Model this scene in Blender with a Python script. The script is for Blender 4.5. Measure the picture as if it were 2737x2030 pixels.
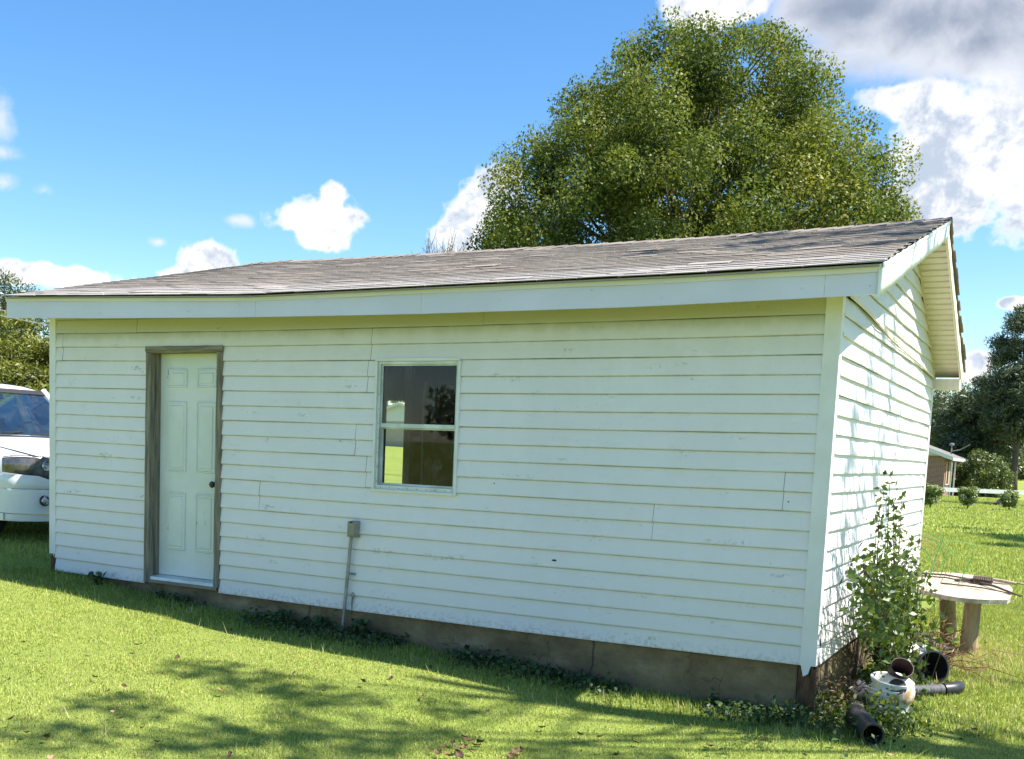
import bpy, bmesh, math, random
import numpy as np
from mathutils import Vector, Matrix, Quaternion

for o in list(bpy.data.objects):
    bpy.data.objects.remove(o)
random.seed(7)
RNG = np.random.default_rng(11)
scene = bpy.context.scene
COL = scene.collection
R = math.radians

# ------------------------------------------------------------------ camera
CAM = np.array([8.5637, -7.4112, 1.3268])
YAW, PITCH, ROLL = 0.51292, -0.10545, 0.03899
FPX, PCX, PCY = 2929.19, -167.91, 497.84          # in pixels of the 2737 x 2030 photograph
def cam_axes():
    f = np.array([-math.sin(YAW), math.cos(YAW), 0.]); r = np.array([math.cos(YAW), math.sin(YAW), 0.]); u = np.array([0, 0, 1.])
    f, u = f*math.cos(PITCH)+u*math.sin(PITCH), u*math.cos(PITCH)-f*math.sin(PITCH)
    r, u = r*math.cos(ROLL)+u*math.sin(ROLL), u*math.cos(ROLL)-r*math.sin(ROLL)
    return r, u, f
CR, CU, CF = cam_axes()
cd = bpy.data.cameras.new('camera'); cam = bpy.data.objects.new('camera', cd); COL.objects.link(cam)
cam.matrix_world = Matrix(((CR[0], CU[0], -CF[0], CAM[0]), (CR[1], CU[1], -CF[1], CAM[1]), (CR[2], CU[2], -CF[2], CAM[2]), (0, 0, 0, 1)))
cd.sensor_width = 36; cd.lens = FPX/2737*36
cd.shift_x = -PCX/2737; cd.shift_y = PCY/2737
cd.clip_start = 0.05; cd.clip_end = 3000
scene.camera = cam
# pixel helpers (pixels of a 2227.6 wide view of the photograph): a pixel is a direction, a plane or distance gives the place
K = 2737/2227.6
def ray(px, py):
    return CF + CR*(px*K-1368.5-PCX)/FPX - CU*(py*K-1015-PCY)/FPX
def hit(px, py, ax, val):
    d = ray(px, py); return CAM + d*(val-CAM[ax])/d[ax]
def atd(px, py, d): return CAM + ray(px, py)*d
def proj(P):
    d = np.asarray(P, float)-CAM; z = d@CF
    return np.stack([(FPX*(d@CR)/z+1368.5+PCX)/K, (-FPX*(d@CU)/z+1015+PCY)/K, z], -1)

# ------------------------------------------------------------------ sun, sky, exposure
SUN = np.array([0.640, 0.105, 1.0]); SUN /= np.linalg.norm(SUN)
SUN_EL = math.asin(SUN[2]); SUN_AZ = math.atan2(SUN[0], SUN[1])     # azimuth from +Y towards +X
sl = bpy.data.lights.new('sun', 'SUN'); sun = bpy.data.objects.new('sun', sl); COL.objects.link(sun)
sl.energy = 5.0; sl.angle = R(0.53); sl.color = (1.0, 0.945, 0.86)
sun.rotation_euler = Vector(SUN).to_track_quat('Z', 'Y').to_euler(); sun.location = (30, 5, 40)
scene.view_settings.view_transform = 'Standard'; scene.view_settings.look = 'None'
scene.view_settings.gamma = 1.0; scene.view_settings.use_curve_mapping = False
scene.view_settings.exposure = 1.22
SKY_STRENGTH = 0.10

class NT:
    def __init__(s, tree): s.t = tree; s.n = tree.nodes; s.l = tree.links
    def new(s, typ, **kw):
        n = s.n.new(typ)
        for k, v in kw.items():
            if k == 'inp':
                for i, val in v.items():
                    if hasattr(val, 'is_linked') or isinstance(val, bpy.types.NodeSocket): s.l.new(val, n.inputs[i])
                    else: n.inputs[i].default_value = val
            else: setattr(n, k, v)
        return n
    def math(s, op, a, b=None, c=None, clamp=False):
        n = s.n.new('ShaderNodeMath'); n.operation = op; n.use_clamp = clamp
        for i, v in enumerate((a, b, c)):
            if v is None: continue
            if isinstance(v, (int, float)): n.inputs[i].default_value = v
            else: s.l.new(v, n.inputs[i])
        return n.outputs[0]
    def vdot(s, a, b):
        n = s.n.new('ShaderNodeVectorMath'); n.operation = 'DOT_PRODUCT'
        s.l.new(a, n.inputs[0]); n.inputs[1].default_value = b
        return n.outputs['Value']
    def mix(s, fac, a, b, mode='MIX'):
        n = s.n.new('ShaderNodeMix'); n.data_type = 'RGBA'; n.blend_type = mode
        for sock, v in ((n.inputs[0], fac), (n.inputs[6], a), (n.inputs[7], b)):
            if isinstance(v, bpy.types.NodeSocket): s.l.new(v, sock)
            elif isinstance(v, (int, float)): sock.default_value = v
            else: sock.default_value = (*v, 1) if len(v) == 3 else v
        return n.outputs[2]
    def ramp(s, fac, stops, interp='LINEAR'):
        n = s.n.new('ShaderNodeValToRGB'); s.l.new(fac, n.inputs[0]); cr = n.color_ramp; cr.interpolation = interp
        while len(cr.elements) < len(stops): cr.elements.new(0.5)
        for e, (p, c) in zip(cr.elements, stops):
            e.position = p; e.color = (*c, 1) if len(c) == 3 else c
        return n.outputs[0]
    def noise(s, vec, scale, detail=4, rough=0.55, dist=0.0, dims='3D'):
        n = s.n.new('ShaderNodeTexNoise'); n.noise_dimensions = dims
        if vec is not None: s.l.new(vec, n.inputs['Vector'])
        n.inputs['Scale'].default_value = scale; n.inputs['Detail'].default_value = detail
        n.inputs['Roughness'].default_value = rough; n.inputs['Distortion'].default_value = dist
        return n.outputs['Fac']
    def smooth(s, v, a, b):
        n = s.n.new('ShaderNodeMapRange'); n.interpolation_type = 'SMOOTHSTEP'
        s.l.new(v, n.inputs[0]); n.inputs[1].default_value = a; n.inputs[2].default_value = b
        return n.outputs[0]

world = bpy.data.worlds.new('World'); scene.world = world; world.use_nodes = True
w = NT(world.node_tree); w.n.clear()
sky = w.new('ShaderNodeTexSky'); sky.sky_type = 'NISHITA'; sky.sun_disc = False
sky.sun_elevation = SUN_EL; sky.sun_rotation = SUN_AZ
sky.altitude = 200; sky.air_density = 1.0; sky.dust_density = 0.35; sky.ozone_density = 2.2
dirn = w.new('ShaderNodeTexCoord').outputs['Generated']
# cumulus: soft-edged ellipsoidal masses in fixed compass directions, their outlines broken up by noise
def cloud_mass(px, py, rx, ry, soft=1.0):
    d = ray(px, py); d = d/np.linalg.norm(d)
    up = np.array([0, 0, 1.]); rt = np.cross(d, up); rt /= np.linalg.norm(rt); u2 = np.cross(rt, d)
    s = 2384.0
    a = w.vdot(dirn, tuple(rt*s/rx)); b = w.vdot(dirn, tuple(u2*s/ry)); c = w.vdot(dirn, tuple(d))
    e = w.math('SQRT', w.math('ADD', w.math('MULTIPLY', a, a), w.math('MULTIPLY', b, b)))
    m = w.math('MULTIPLY', w.math('SUBTRACT', 1.0, e), soft)
    front = w.math('GREATER_THAN', c, 0.3)
    return w.math('SUBTRACT', w.math('MULTIPLY', w.math('ADD', m, 3.0), front), 3.0)
def vmax(vals):
    r = vals[0]
    for v in vals[1:]: r = w.math('SMOOTH_MAX', r, v, 0.25)
    return r
n_big = w.noise(dirn, 9.0, 7, 0.6, 0.25); n_fine = w.noise(dirn, 30.0, 7, 0.62, 0.3)
def billow(s_, d_): return w.math('SUBTRACT', 1.0, w.math('ABSOLUTE', w.math('SUBTRACT', w.math('MULTIPLY', w.noise(dirn, s_, d_, 0.55, 0.1), 2.0), 1.0)))
bil = w.math('ADD', w.math('MULTIPLY', w.math('SUBTRACT', billow(16.0, 2), 0.8), 1.2), w.math('MULTIPLY', w.math('SUBTRACT', billow(46.0, 3), 0.8), 0.8))
nz = w.math('ADD', w.math('MULTIPLY', w.math('SUBTRACT', n_big, 0.5), 1.1), w.math('MULTIPLY', w.math('SUBTRACT', n_fine, 0.5), 0.9))
nzw = w.math('ADD', w.math('MULTIPLY', nz, 0.75), w.math('MULTIPLY', bil, 0.55))
white = vmax([cloud_mass(*a) for a in (
    (690, 475, 105, 55), (722, 440, 35, 45), (700, 520, 70, 35), (450, 575, 62, 62), (400, 610, 70, 30), (95, 600, 170, 34),
    (1055, 450, 95, 90), (1010, 510, 75, 70), (1090, 400, 45, 45), (2115, 330, 150, 125), (2020, 440, 110, 80), (2150, 260, 100, 66), (1985, 215, 110, 42),
    (1560, 8, 110, 60), (2215, 660, 35, 14), (2110, 800, 60, 40), (2200, 130, 90, 60), (2330, 380, 150, 120))])
wisp = vmax([cloud_mass(*a) for a in ((5, 265, 38, 60), (10, 335, 45, 25), (12, 400, 55, 40), (95, 415, 55, 28), (515, 478, 45, 18), (345, 527, 26, 15))])
grey = vmax([cloud_mass(*a) for a in ((2080, 45, 330, 112), (2140, 90, 240, 90), (1840, 15, 180, 62), (2520, 60, 380, 150))])
far = w.math('MULTIPLY', w.math('SUBTRACT', w.noise(dirn, 2.3, 3, 0.5), 0.66), 4.0)
# the same kind of broken cumulus all round the rest of the sky
dz = w.new('ShaderNodeSeparateXYZ'); w.l.new(dirn, dz.inputs[0])
behind = w.smooth(w.vdot(dirn, tuple(ray(1113, 500)/np.linalg.norm(ray(1113, 500)))), 0.78, 0.6)
far = w.math('SUBTRACT', w.math('MULTIPLY', w.math('ADD', far, 2.0), behind), 2.0)
den_w = w.smooth(w.math('ADD', vmax([white, far]), nzw), 0.06, 0.36)
den_p = w.math('MULTIPLY', w.smooth(w.math('ADD', wisp, w.math('MULTIPLY', nz, 1.9)), 0.05, 1.0), 0.85)
g_in = w.math('ADD', grey, w.math('MULTIPLY', nz, 0.5))
den_g = w.smooth(g_in, -0.02, 0.42)
skyc = w.n.new('ShaderNodeHueSaturation'); skyc.inputs['Saturation'].default_value = 1.28; skyc.inputs['Value'].default_value = 1.0
w.l.new(sky.outputs[0], skyc.inputs['Color'])
CW = 1.0/SKY_STRENGTH                         # cloud radiances are given before the sky strength
shade = w.math('MULTIPLY', w.smooth(w.math('ADD', w.math('MULTIPLY', n_big, 0.40), w.math('MULTIPLY', n_fine, 0.60)), 0.44, 0.57), w.smooth(w.math('ADD', white, nzw), 0.15, 0.45))
cw_col = w.mix(shade, tuple(v*CW*0.50 for v in (1, 1, 1)), tuple(v*CW*0.31 for v in (0.82, 0.95, 1.16)))
cg_col = w.mix(w.smooth(w.math('ADD', g_in, w.math('MULTIPLY', w.math('SUBTRACT', n_big, 0.5), 1.6)), 0.05, 0.95), tuple(v*CW*0.39 for v in (0.92, 0.97, 1.08)), tuple(v*CW*0.175 for v in (0.80, 0.97, 1.30)))
c1 = w.mix(den_p, skyc.outputs[0], tuple(v*CW*0.46 for v in (0.90, 0.93, 1.05)))
c2 = w.mix(den_w, c1, cw_col)
c3 = w.mix(den_g, c2, cg_col)
bg = w.new('ShaderNodeBackground'); bg.inputs['Strength'].default_value = SKY_STRENGTH
w.l.new(c3, bg.inputs['Color'])
wo = w.new('ShaderNodeOutputWorld'); w.l.new(bg.outputs[0], wo.inputs['Surface'])
scene.render.engine = 'CYCLES'
scene.cycles.max_bounces = 6; scene.cycles.diffuse_bounces = 3; scene.cycles.transparent_max_bounces = 10

# ------------------------------------------------------------------ materials
MATS = {}
def newmat(name):
    m = bpy.data.materials.new(name); m.use_nodes = True; t = NT(m.node_tree); t.n.clear()
    out = t.new('ShaderNodeOutputMaterial'); MATS[name] = m
    return m, t, out
def pbr(name, col, col2=None, scale=4.0, rough=0.6, metal=0.0, bump=0.0, bscale=40.0, spec=0.5, detail=5, stretch=(1, 1, 1), lo=0.35, hi=0.65, coat=0.0, rand=0.0):
    m, t, out = newmat(name)
    b = t.new('ShaderNodeBsdfPrincipled'); t.l.new(b.outputs[0], out.inputs[0])
    tc = t.new('ShaderNodeTexCoord').outputs['Object']
    mp = t.new('ShaderNodeMapping'); t.l.new(tc, mp.inputs[0]); mp.inputs['Scale'].default_value = stretch
    v = mp.outputs[0]
    if col2 is not None:
        c = t.mix(t.smooth(t.noise(v, scale, detail), lo, hi), col, col2)
    else:
        c = None
    if rand:
        oi = t.new('ShaderNodeObjectInfo').outputs['Random']
        hv = t.n.new('ShaderNodeHueSaturation'); hv.inputs['Saturation'].default_value = 1
        t.l.new(t.math('ADD', t.math('MULTIPLY', oi, 2*rand), 1-rand), hv.inputs['Value'])
        if c is None: hv.inputs['Color'].default_value = (*col, 1)
        else: t.l.new(c, hv.inputs['Color'])
        c = hv.outputs[0]
    if c is None: b.inputs['Base Color'].default_value = (*col, 1)
    else: t.l.new(c, b.inputs['Base Color'])
    b.inputs['Roughness'].default_value = rough; b.inputs['Metallic'].default_value = metal
    b.inputs['Specular IOR Level'].default_value = spec
    if coat: b.inputs['Coat Weight'].default_value = coat
    if bump:
        bp = t.new('ShaderNodeBump'); bp.inputs['Strength'].default_value = bump; bp.inputs['Distance'].default_value = 0.01
        t.l.new(t.noise(v, bscale, 5), bp.inputs['Height']); t.l.new(bp.outputs[0], b.inputs['Normal'])
    return m
def leafmat(name, stops, trans=0.35, rough=0.45, gloss=0.06, tcol=(1.25, 1.3, 0.5)):
    m, t, out = newmat(name)
    a = t.new('ShaderNodeAttribute', attribute_name='tint').outputs['Fac']
    c = t.ramp(a, stops)
    d = t.new('ShaderNodeBsdfDiffuse'); t.l.new(c, d.inputs[0])
    tr = t.new('ShaderNodeBsdfTranslucent'); t.l.new(t.mix(1.0, c, tcol, 'MULTIPLY'), tr.inputs[0])
    g = t.new('ShaderNodeBsdfGlossy'); g.inputs['Roughness'].default_value = rough; g.inputs['Color'].default_value = (1, 1, 1, 1)
    m1 = t.new('ShaderNodeMixShader'); m1.inputs[0].default_value = trans; t.l.new(d.outputs[0], m1.inputs[1]); t.l.new(tr.outputs[0], m1.inputs[2])
    m2 = t.new('ShaderNodeMixShader'); m2.inputs[0].default_value = gloss; t.l.new(m1.outputs[0], m2.inputs[1]); t.l.new(g.outputs[0], m2.inputs[2])
    t.l.new(m2.outputs[0], out.inputs[0])
    return m
def glassmat(name, tint=(0.9, 0.95, 0.93), refl=1.0, dirt=0.06):
    m, t, out = newmat(name)
    tr = t.new('ShaderNodeBsdfTransparent'); tr.inputs[0].default_value = (*tint, 1)
    g = t.new('ShaderNodeBsdfGlossy'); g.inputs['Roughness'].default_value = 0.015
    fr = t.new('ShaderNodeFresnel'); fr.inputs[0].default_value = 1.5
    mx = t.new('ShaderNodeMixShader'); t.l.new(t.math('MULTIPLY', fr.outputs[0], refl, clamp=True), mx.inputs[0])
    t.l.new(tr.outputs[0], mx.inputs[1]); t.l.new(g.outputs[0], mx.inputs[2])
    df = t.new('ShaderNodeBsdfDiffuse'); df.inputs[0].default_value = (0.5, 0.5, 0.48, 1)
    tc = t.new('ShaderNodeTexCoord').outputs['Object']
    dm = t.math('MULTIPLY', t.smooth(t.noise(tc, 7.0, 6, 0.65), 0.4, 0.8), dirt)
    m2 = t.new('ShaderNodeMixShader'); t.l.new(dm, m2.inputs[0]); t.l.new(mx.outputs[0], m2.inputs[1]); t.l.new(df.outputs[0], m2.inputs[2])
    t.l.new(m2.outputs[0], out.inputs[0])
    return m

# aged white vinyl siding: algae film under the eaves and low down, mildew specks, faint vertical washing
def vinyl(name, base, algae_amt=1.0):
    m, t, out = newmat(name)
    b = t.new('ShaderNodeBsdfPrincipled'); t.l.new(b.outputs[0], out.inputs[0])
    geo = t.new('ShaderNodeNewGeometry').outputs['Position']
    sep = t.new('ShaderNodeSeparateXYZ'); t.l.new(geo, sep.inputs[0]); z = sep.outputs['Z']
    mp = t.new('ShaderNodeMapping'); t.l.new(geo, mp.inputs[0]); mp.inputs['Scale'].default_value = (1, 1, 0.35)
    n1 = t.noise(mp.outputs[0], 1.6, 6, 0.6); n2 = t.noise(geo, 38.0, 4, 0.6); n3 = t.noise(geo, 5.0, 6, 0.7)
    mp2 = t.new('ShaderNodeMapping'); t.l.new(geo, mp2.inputs[0]); mp2.inputs['Scale'].default_value = (1, 1, 5.0)
    n4 = t.noise(mp2.outputs[0], 2.2, 5, 0.65)
    c = t.mix(t.smooth(n1, 0.3, 0.75), base, tuple(v*0.95 for v in base))
    # thin green algae film: strong on the sheltered top course, some low down
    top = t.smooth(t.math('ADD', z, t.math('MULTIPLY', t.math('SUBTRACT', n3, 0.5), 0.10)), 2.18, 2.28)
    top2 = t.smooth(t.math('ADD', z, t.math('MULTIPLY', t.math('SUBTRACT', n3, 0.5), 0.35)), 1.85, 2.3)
    low = t.smooth(t.math('ADD', z, t.math('MULTIPLY', t.math('SUBTRACT', n1, 0.5), 0.9)), 0.75, -0.1)
    gfilm = t.mix(t.math('MULTIPLY', t.smooth(n3, 0.25, 0.7), 0.10*algae_amt), c, (0.52, 0.54, 0.36))
    c = t.mix(t.math('MULTIPLY', low, 0.16*algae_amt), gfilm, (0.56, 0.58, 0.42))
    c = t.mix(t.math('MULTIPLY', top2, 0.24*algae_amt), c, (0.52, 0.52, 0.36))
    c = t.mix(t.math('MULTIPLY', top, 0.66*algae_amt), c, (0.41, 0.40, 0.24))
    # mildew patches in dark specks
    mil = t.math('MULTIPLY', t.smooth(n4, 0.57, 0.70), t.smooth(n2, 0.47, 0.62))
    c = t.mix(t.math('MULTIPLY', mil, 0.50), c, (0.22, 0.24, 0.19))
    spk = t.smooth(t.noise(geo, 95.0, 2, 0.5), 0.735, 0.76)
    c = t.mix(t.math('MULTIPLY', spk, 0.55), c, (0.12, 0.11, 0.09))
    gm_ = t.new('ShaderNodeAttribute', attribute_name='lap_shade_grime').outputs['Fac']
    c = t.mix(t.math('MULTIPLY', gm_, t.math('ADD', 0.40, t.math('MULTIPLY', t.smooth(n3, 0.3, 0.7), 0.40))), c, (0.17, 0.18, 0.11))  # shadow line under each lap painted into the colour, along with some dirt
    mpw = t.new('ShaderNodeMapping'); t.l.new(geo, mpw.inputs[0]); mpw.inputs['Scale'].default_value = (1, 1, .45)
    web = t.math('MULTIPLY', t.smooth(t.noise(mpw.outputs[0], 30.0, 3, .7), .60, .70), t.math('MULTIPLY', t.smooth(z, 0.95, 0.1), t.smooth(n1, .40, .6)))
    wb = t.new('ShaderNodeAttribute', attribute_name='lap_shade_grime').outputs['Fac']
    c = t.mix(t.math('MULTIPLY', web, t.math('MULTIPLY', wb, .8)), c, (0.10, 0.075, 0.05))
    # mud splash just above the ground
    mud = t.math('MULTIPLY', t.smooth(z, 0.10, -0.05), t.smooth(n2, 0.42, 0.68))
    c = t.mix(t.math('MULTIPLY', mud, 0.62), c, (0.33, 0.27, 0.19))
    t.l.new(c, b.inputs['Base Color'])
    b.inputs['Roughness'].default_value = 0.48; b.inputs['Specular IOR Level'].default_value = 0.35
    bp = t.new('ShaderNodeBump'); bp.inputs['Strength'].default_value = 0.10; bp.inputs['Distance'].default_value = 0.004
    mg = t.new('ShaderNodeMapping'); t.l.new(geo, mg.inputs[0]); mg.inputs['Scale'].default_value = (1, 1, 12)
    t.l.new(t.noise(mg.outputs[0], 6.0, 6, 0.6), bp.inputs['Height']); t.l.new(bp.outputs[0], b.inputs['Normal'])
    return m
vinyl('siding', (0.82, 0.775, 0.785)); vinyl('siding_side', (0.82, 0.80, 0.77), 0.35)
pbr('trim_white', (0.79, 0.77, 0.78), (0.70, 0.69, 0.66), 3.0, 0.5)
pbr('fascia_metal', (0.68, 0.67, 0.80), (0.63, 0.62, 0.72), 1.4, 0.42, bump=0.15, bscale=9.0)
pbr('rake_metal', (0.80, 0.80, 0.78), (0.70, 0.70, 0.66), 3.0, 0.42, bump=0.5, bscale=7.0)
pbr('soffit_vinyl', (0.76, 0.69, 0.58), (0.70, 0.63, 0.51), 6.0, 0.5)
pbr('door_paint', (0.74, 0.75, 0.73), (0.66, 0.69, 0.64), 2.5, 0.45, bump=0.06, bscale=120)
pbr('old_wood', (0.30, 0.26, 0.19), (0.13, 0.115, 0.09), 6.0, 0.85, bump=0.8, bscale=18, stretch=(6, 6, 0.5), lo=0.3, hi=0.7)
pbr('old_wood_h', (0.32, 0.28, 0.20), (0.15, 0.13, 0.10), 6.0, 0.85, bump=0.8, bscale=18, stretch=(0.5, 6, 6), lo=0.3, hi=0.7)
pbr('rotten_wood', (0.16, 0.085, 0.04), (0.055, 0.03, 0.018), 9.0, 0.9, bump=1.0, bscale=22, stretch=(5, 5, 0.7))
pbr('alu', (0.66, 0.69, 0.67), (0.5, 0.53, 0.5), 5.0, 0.4, metal=0.3)
pbr('alu_dark', (0.20, 0.21, 0.20), (0.11, 0.11, 0.10), 5.0, 0.5, metal=0.3)
pbr('black_knob', (0.012, 0.012, 0.013), None, rough=0.3)
pbr('gasket', (0.03, 0.03, 0.03), None, rough=0.7)
pbr('inside_wood', (0.15, 0.10, 0.065), (0.09, 0.06, 0.04), 3.0, 0.85, stretch=(3, 3, 0.5))
pbr('inside_dark', (0.07, 0.065, 0.06), (0.045, 0.04, 0.038), 2.0, 0.9)
pbr('concrete_floor', (0.22, 0.21, 0.19), (0.15, 0.14, 0.13), 2.0, 0.9)
pbr('galvanised', (0.34, 0.36, 0.35), (0.22, 0.23, 0.22), 12.0, 0.5, metal=0.45)
pbr('box_grey', (0.30, 0.29, 0.23), (0.22, 0.21, 0.17), 7.0, 0.6)
glassmat('window_glass', (0.80, 0.83, 0.80), 1.0, 0.10)
glassmat('car_glass', (0.42, 0.52, 0.55), 3.5, 0.05)

# parged foundation
m, t, out = newmat('foundation')
b = t.new('ShaderNodeBsdfPrincipled'); t.l.new(b.outputs[0], out.inputs[0])
geo = t.new('ShaderNodeNewGeometry').outputs['Position']
mp = t.new('ShaderNodeMapping'); t.l.new(geo, mp.inputs[0]); mp.inputs['Scale'].default_value = (1, 1, 1.6)
n1 = t.noise(mp.outputs[0], 2.4, 7, 0.65); n2 = t.noise(geo, 22.0, 6, 0.7)
c = t.ramp(n1, [(0.28, (0.09, 0.062, 0.032)), (0.45, (0.165, 0.115, 0.058)), (0.60, (0.24, 0.175, 0.09)), (0.75, (0.36, 0.28, 0.165))])
c = t.mix(t.math('MULTIPLY', t.smooth(n2, 0.5, 0.75), 0.5), c, (0.10, 0.10, 0.05))
vo = t.new('ShaderNodeTexVoronoi'); vo.feature = 'DISTANCE_TO_EDGE'; dn = t.new('ShaderNodeTexNoise'); t.l.new(geo, dn.inputs['Vector']); dn.inputs['Scale'].default_value = 6.0; va = t.n.new('ShaderNodeVectorMath'); va.operation = 'MULTIPLY_ADD'; t.l.new(dn.outputs['Color'], va.inputs[0]); va.inputs[1].default_value = (.35, .35, .35); t.l.new(geo, va.inputs[2]); t.l.new(va.outputs[0], vo.inputs['Vector']); vo.inputs['Scale'].default_value = 3.7
crk = t.smooth(vo.outputs['Distance'], 0.012, 0.0)
crk = t.math('MULTIPLY', crk, t.smooth(t.noise(geo, 1.1, 3), 0.52, 0.6))
c = t.mix(t.math('MULTIPLY', crk, 0.45), c, (0.05, 0.04, 0.025))
t.l.new(c, b.inputs['Base Color']); b.inputs['Roughness'].default_value = 0.95
bp = t.new('ShaderNodeBump'); bp.inputs['Strength'].default_value = 0.8; bp.inputs['Distance'].default_value = 0.012
t.l.new(t.math('SUBTRACT', n2, crk), bp.inputs['Height']); t.l.new(bp.outputs[0], b.inputs['Normal'])

# asphalt shingle, two copies: per-object tint for single tabs, per-face tint for the joined ones
def shinglemat(name, joined):
    m, t, out = newmat(name)
    b = t.new('ShaderNodeBsdfPrincipled'); t.l.new(b.outputs[0], out.inputs[0])
    geo = t.new('ShaderNodeNewGeometry').outputs['Position']
    r = t.new('ShaderNodeAttribute', attribute_name='tint').outputs['Fac'] if joined else t.new('ShaderNodeObjectInfo').outputs['Random']
    g = t.noise(geo, 160.0, 3, 0.8); n1 = t.noise(geo, 1.3, 6, 0.6)
    c = t.ramp(r, [(0.0, (0.165, 0.138, 0.113)), (0.5, (0.215, 0.18, 0.148)), (1.0, (0.265, 0.225, 0.185))])
    c = t.mix(t.math('MULTIPLY', t.smooth(n1, 0.45, 0.7), 0.30), c, (0.16, 0.145, 0.13))
    c = t.mix(t.math('MULTIPLY', t.smooth(g, 0.45, 0.7), 0.4), c, (0.34, 0.32, 0.29))
    if not joined:
        hv = t.n.new('ShaderNodeHueSaturation'); hv.inputs['Saturation'].default_value = 0.6; hv.inputs['Value'].default_value = 1.45
        t.l.new(c, hv.inputs['Color']); sep = t.new('ShaderNodeSeparateXYZ'); t.l.new(geo, sep.inputs[0])
        c = t.mix(t.smooth(sep.outputs['Y'], 0.35, 0.05), c, hv.outputs[0])   # newer, paler tabs laid along the eave
    t.l.new(c, b.inputs['Base Color']); b.inputs['Roughness'].default_value = 0.8; b.inputs['Specular IOR Level'].default_value = 0.4
    bp = t.new('ShaderNodeBump'); bp.inputs['Strength'].default_value = 0.5; bp.inputs['Distance'].default_value = 0.004
    t.l.new(g, bp.inputs['Height']); t.l.new(bp.outputs[0], b.inputs['Normal'])
shinglemat('shingle', False); shinglemat('shingle_joined', True)

# ------------------------------------------------------------------ mesh helpers
class MB:
    def __init__(s): s.v = []; s.f = []
    def quad(s, a, b, c, d):
        n = len(s.v); s.v += [tuple(a), tuple(b), tuple(c), tuple(d)]; s.f.append((n, n+1, n+2, n+3)); return s
    def box(s, lo, hi):
        (x0, y0, z0), (x1, y1, z1) = lo, hi; n = len(s.v)
        s.v += [(x0, y0, z0), (x1, y0, z0), (x1, y1, z0), (x0, y1, z0), (x0, y0, z1), (x1, y0, z1), (x1, y1, z1), (x0, y1, z1)]
        s.f += [(n, n+3, n+2, n+1), (n+4, n+5, n+6, n+7), (n, n+1, n+5, n+4), (n+1, n+2, n+6, n+5), (n+2, n+3, n+7, n+6), (n+3, n, n+4, n+7)]
        return s
    def hexa(s, p):                               # 8 points: bottom loop then top loop
        n = len(s.v); s.v += [tuple(q) for q in p]
        s.f += [(n, n+3, n+2, n+1), (n+4, n+5, n+6, n+7), (n, n+1, n+5, n+4), (n+1, n+2, n+6, n+5), (n+2, n+3, n+7, n+6), (n+3, n, n+4, n+7)]
        return s
    def tube(s, pts, rad, seg=8, cap=True):
        pts = [Vector(p) for p in pts]; N = len(pts)
        rads = rad if isinstance(rad, (list, tuple)) else [rad]*N
        base = len(s.v); ref = None
        for i, p in enumerate(pts):
            d = (pts[min(i+1, N-1)]-pts[max(i-1, 0)])
            if d.length < 1e-9: d = Vector((0, 0, 1))
            d.normalize()
            if ref is None: ref = d.orthogonal().normalized()
            else:
                ref = (ref-d*ref.dot(d))
                ref = ref.normalized() if ref.length > 1e-6 else d.orthogonal().normalized()
            bi = d.cross(ref)
            for k in range(seg):
                a = 2*math.pi*k/seg
                s.v.append(tuple(p+(ref*math.cos(a)+bi*math.sin(a))*rads[i]))
        for i in range(N-1):
            for k in range(seg):
                k2 = (k+1) % seg
                s.f.append((base+i*seg+k, base+i*seg+k2, base+(i+1)*seg+k2, base+(i+1)*seg+k))
        if cap:
            s.f.append(tuple(base+k for k in reversed(range(seg)))); s.f.append(tuple(base+(N-1)*seg+k for k in range(seg)))
        return s
    def lathe(s, prof, seg=28, M=None):           # prof: (radius, z) list
        base = len(s.v); N = len(prof)
        for r, z in prof:
            for k in range(seg):
                a = 2*math.pi*k/seg; p = Vector((r*math.cos(a), r*math.sin(a), z))
                s.v.append(tuple(M @ p) if M else tuple(p))
        for i in range(N-1):
            for k in range(seg):
                k2 = (k+1) % seg
                s.f.append((base+i*seg+k, base+i*seg+k2, base+(i+1)*seg+k2, base+(i+1)*seg+k))
        return s
    def grid(s, rows):                            # rows of equal length point lists
        base = len(s.v); m = len(rows[0])
        for r in rows: s.v += [tuple(p) for p in r]
        for i in range(len(rows)-1):
            for j in range(m-1):
                a = base+i*m+j; s.f.append((a, a+1, a+m+1, a+m))
        return s
    def prism(s, poly, axis, a, b):               # polygon in the two other axes, extruded along axis from a to b
        n = len(poly); base = len(s.v)
        def put(p, v):
            q = list(p); q.insert(axis, v); return tuple(q)
        s.v += [put(p, a) for p in poly]+[put(p, b) for p in poly]
        s.f.append(tuple(range(base, base+n))); s.f.append(tuple(range(base+2*n-1, base+n-1, -1)))
        for i in range(n):
            j = (i+1) % n; s.f.append((base+j, base+i, base+n+i, base+n+j))
        return s
    def build(s, name, mat, parent=None, smooth=False, fix=True):
        me = bpy.data.meshes.new(name); me.from_pydata(s.v, [], s.f)
        if fix:
            bm = bmesh.new(); bm.from_mesh(me); bmesh.ops.recalc_face_normals(bm, faces=bm.faces); bm.to_mesh(me); bm.free()
        return link(name, me, mat, parent, smooth)
def link(name, me, mat, parent=None, smooth=False):
    me.materials.append(MATS[mat] if isinstance(mat, str) else mat)
    if smooth:
        me.polygons.foreach_set('use_smooth', [True]*len(me.polygons))
        if smooth != 'all': me.set_sharp_from_angle(angle=R(38))
    o = bpy.data.objects.new(name, me); COL.objects.link(o)
    if parent is not None: o.parent = parent
    return o
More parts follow.
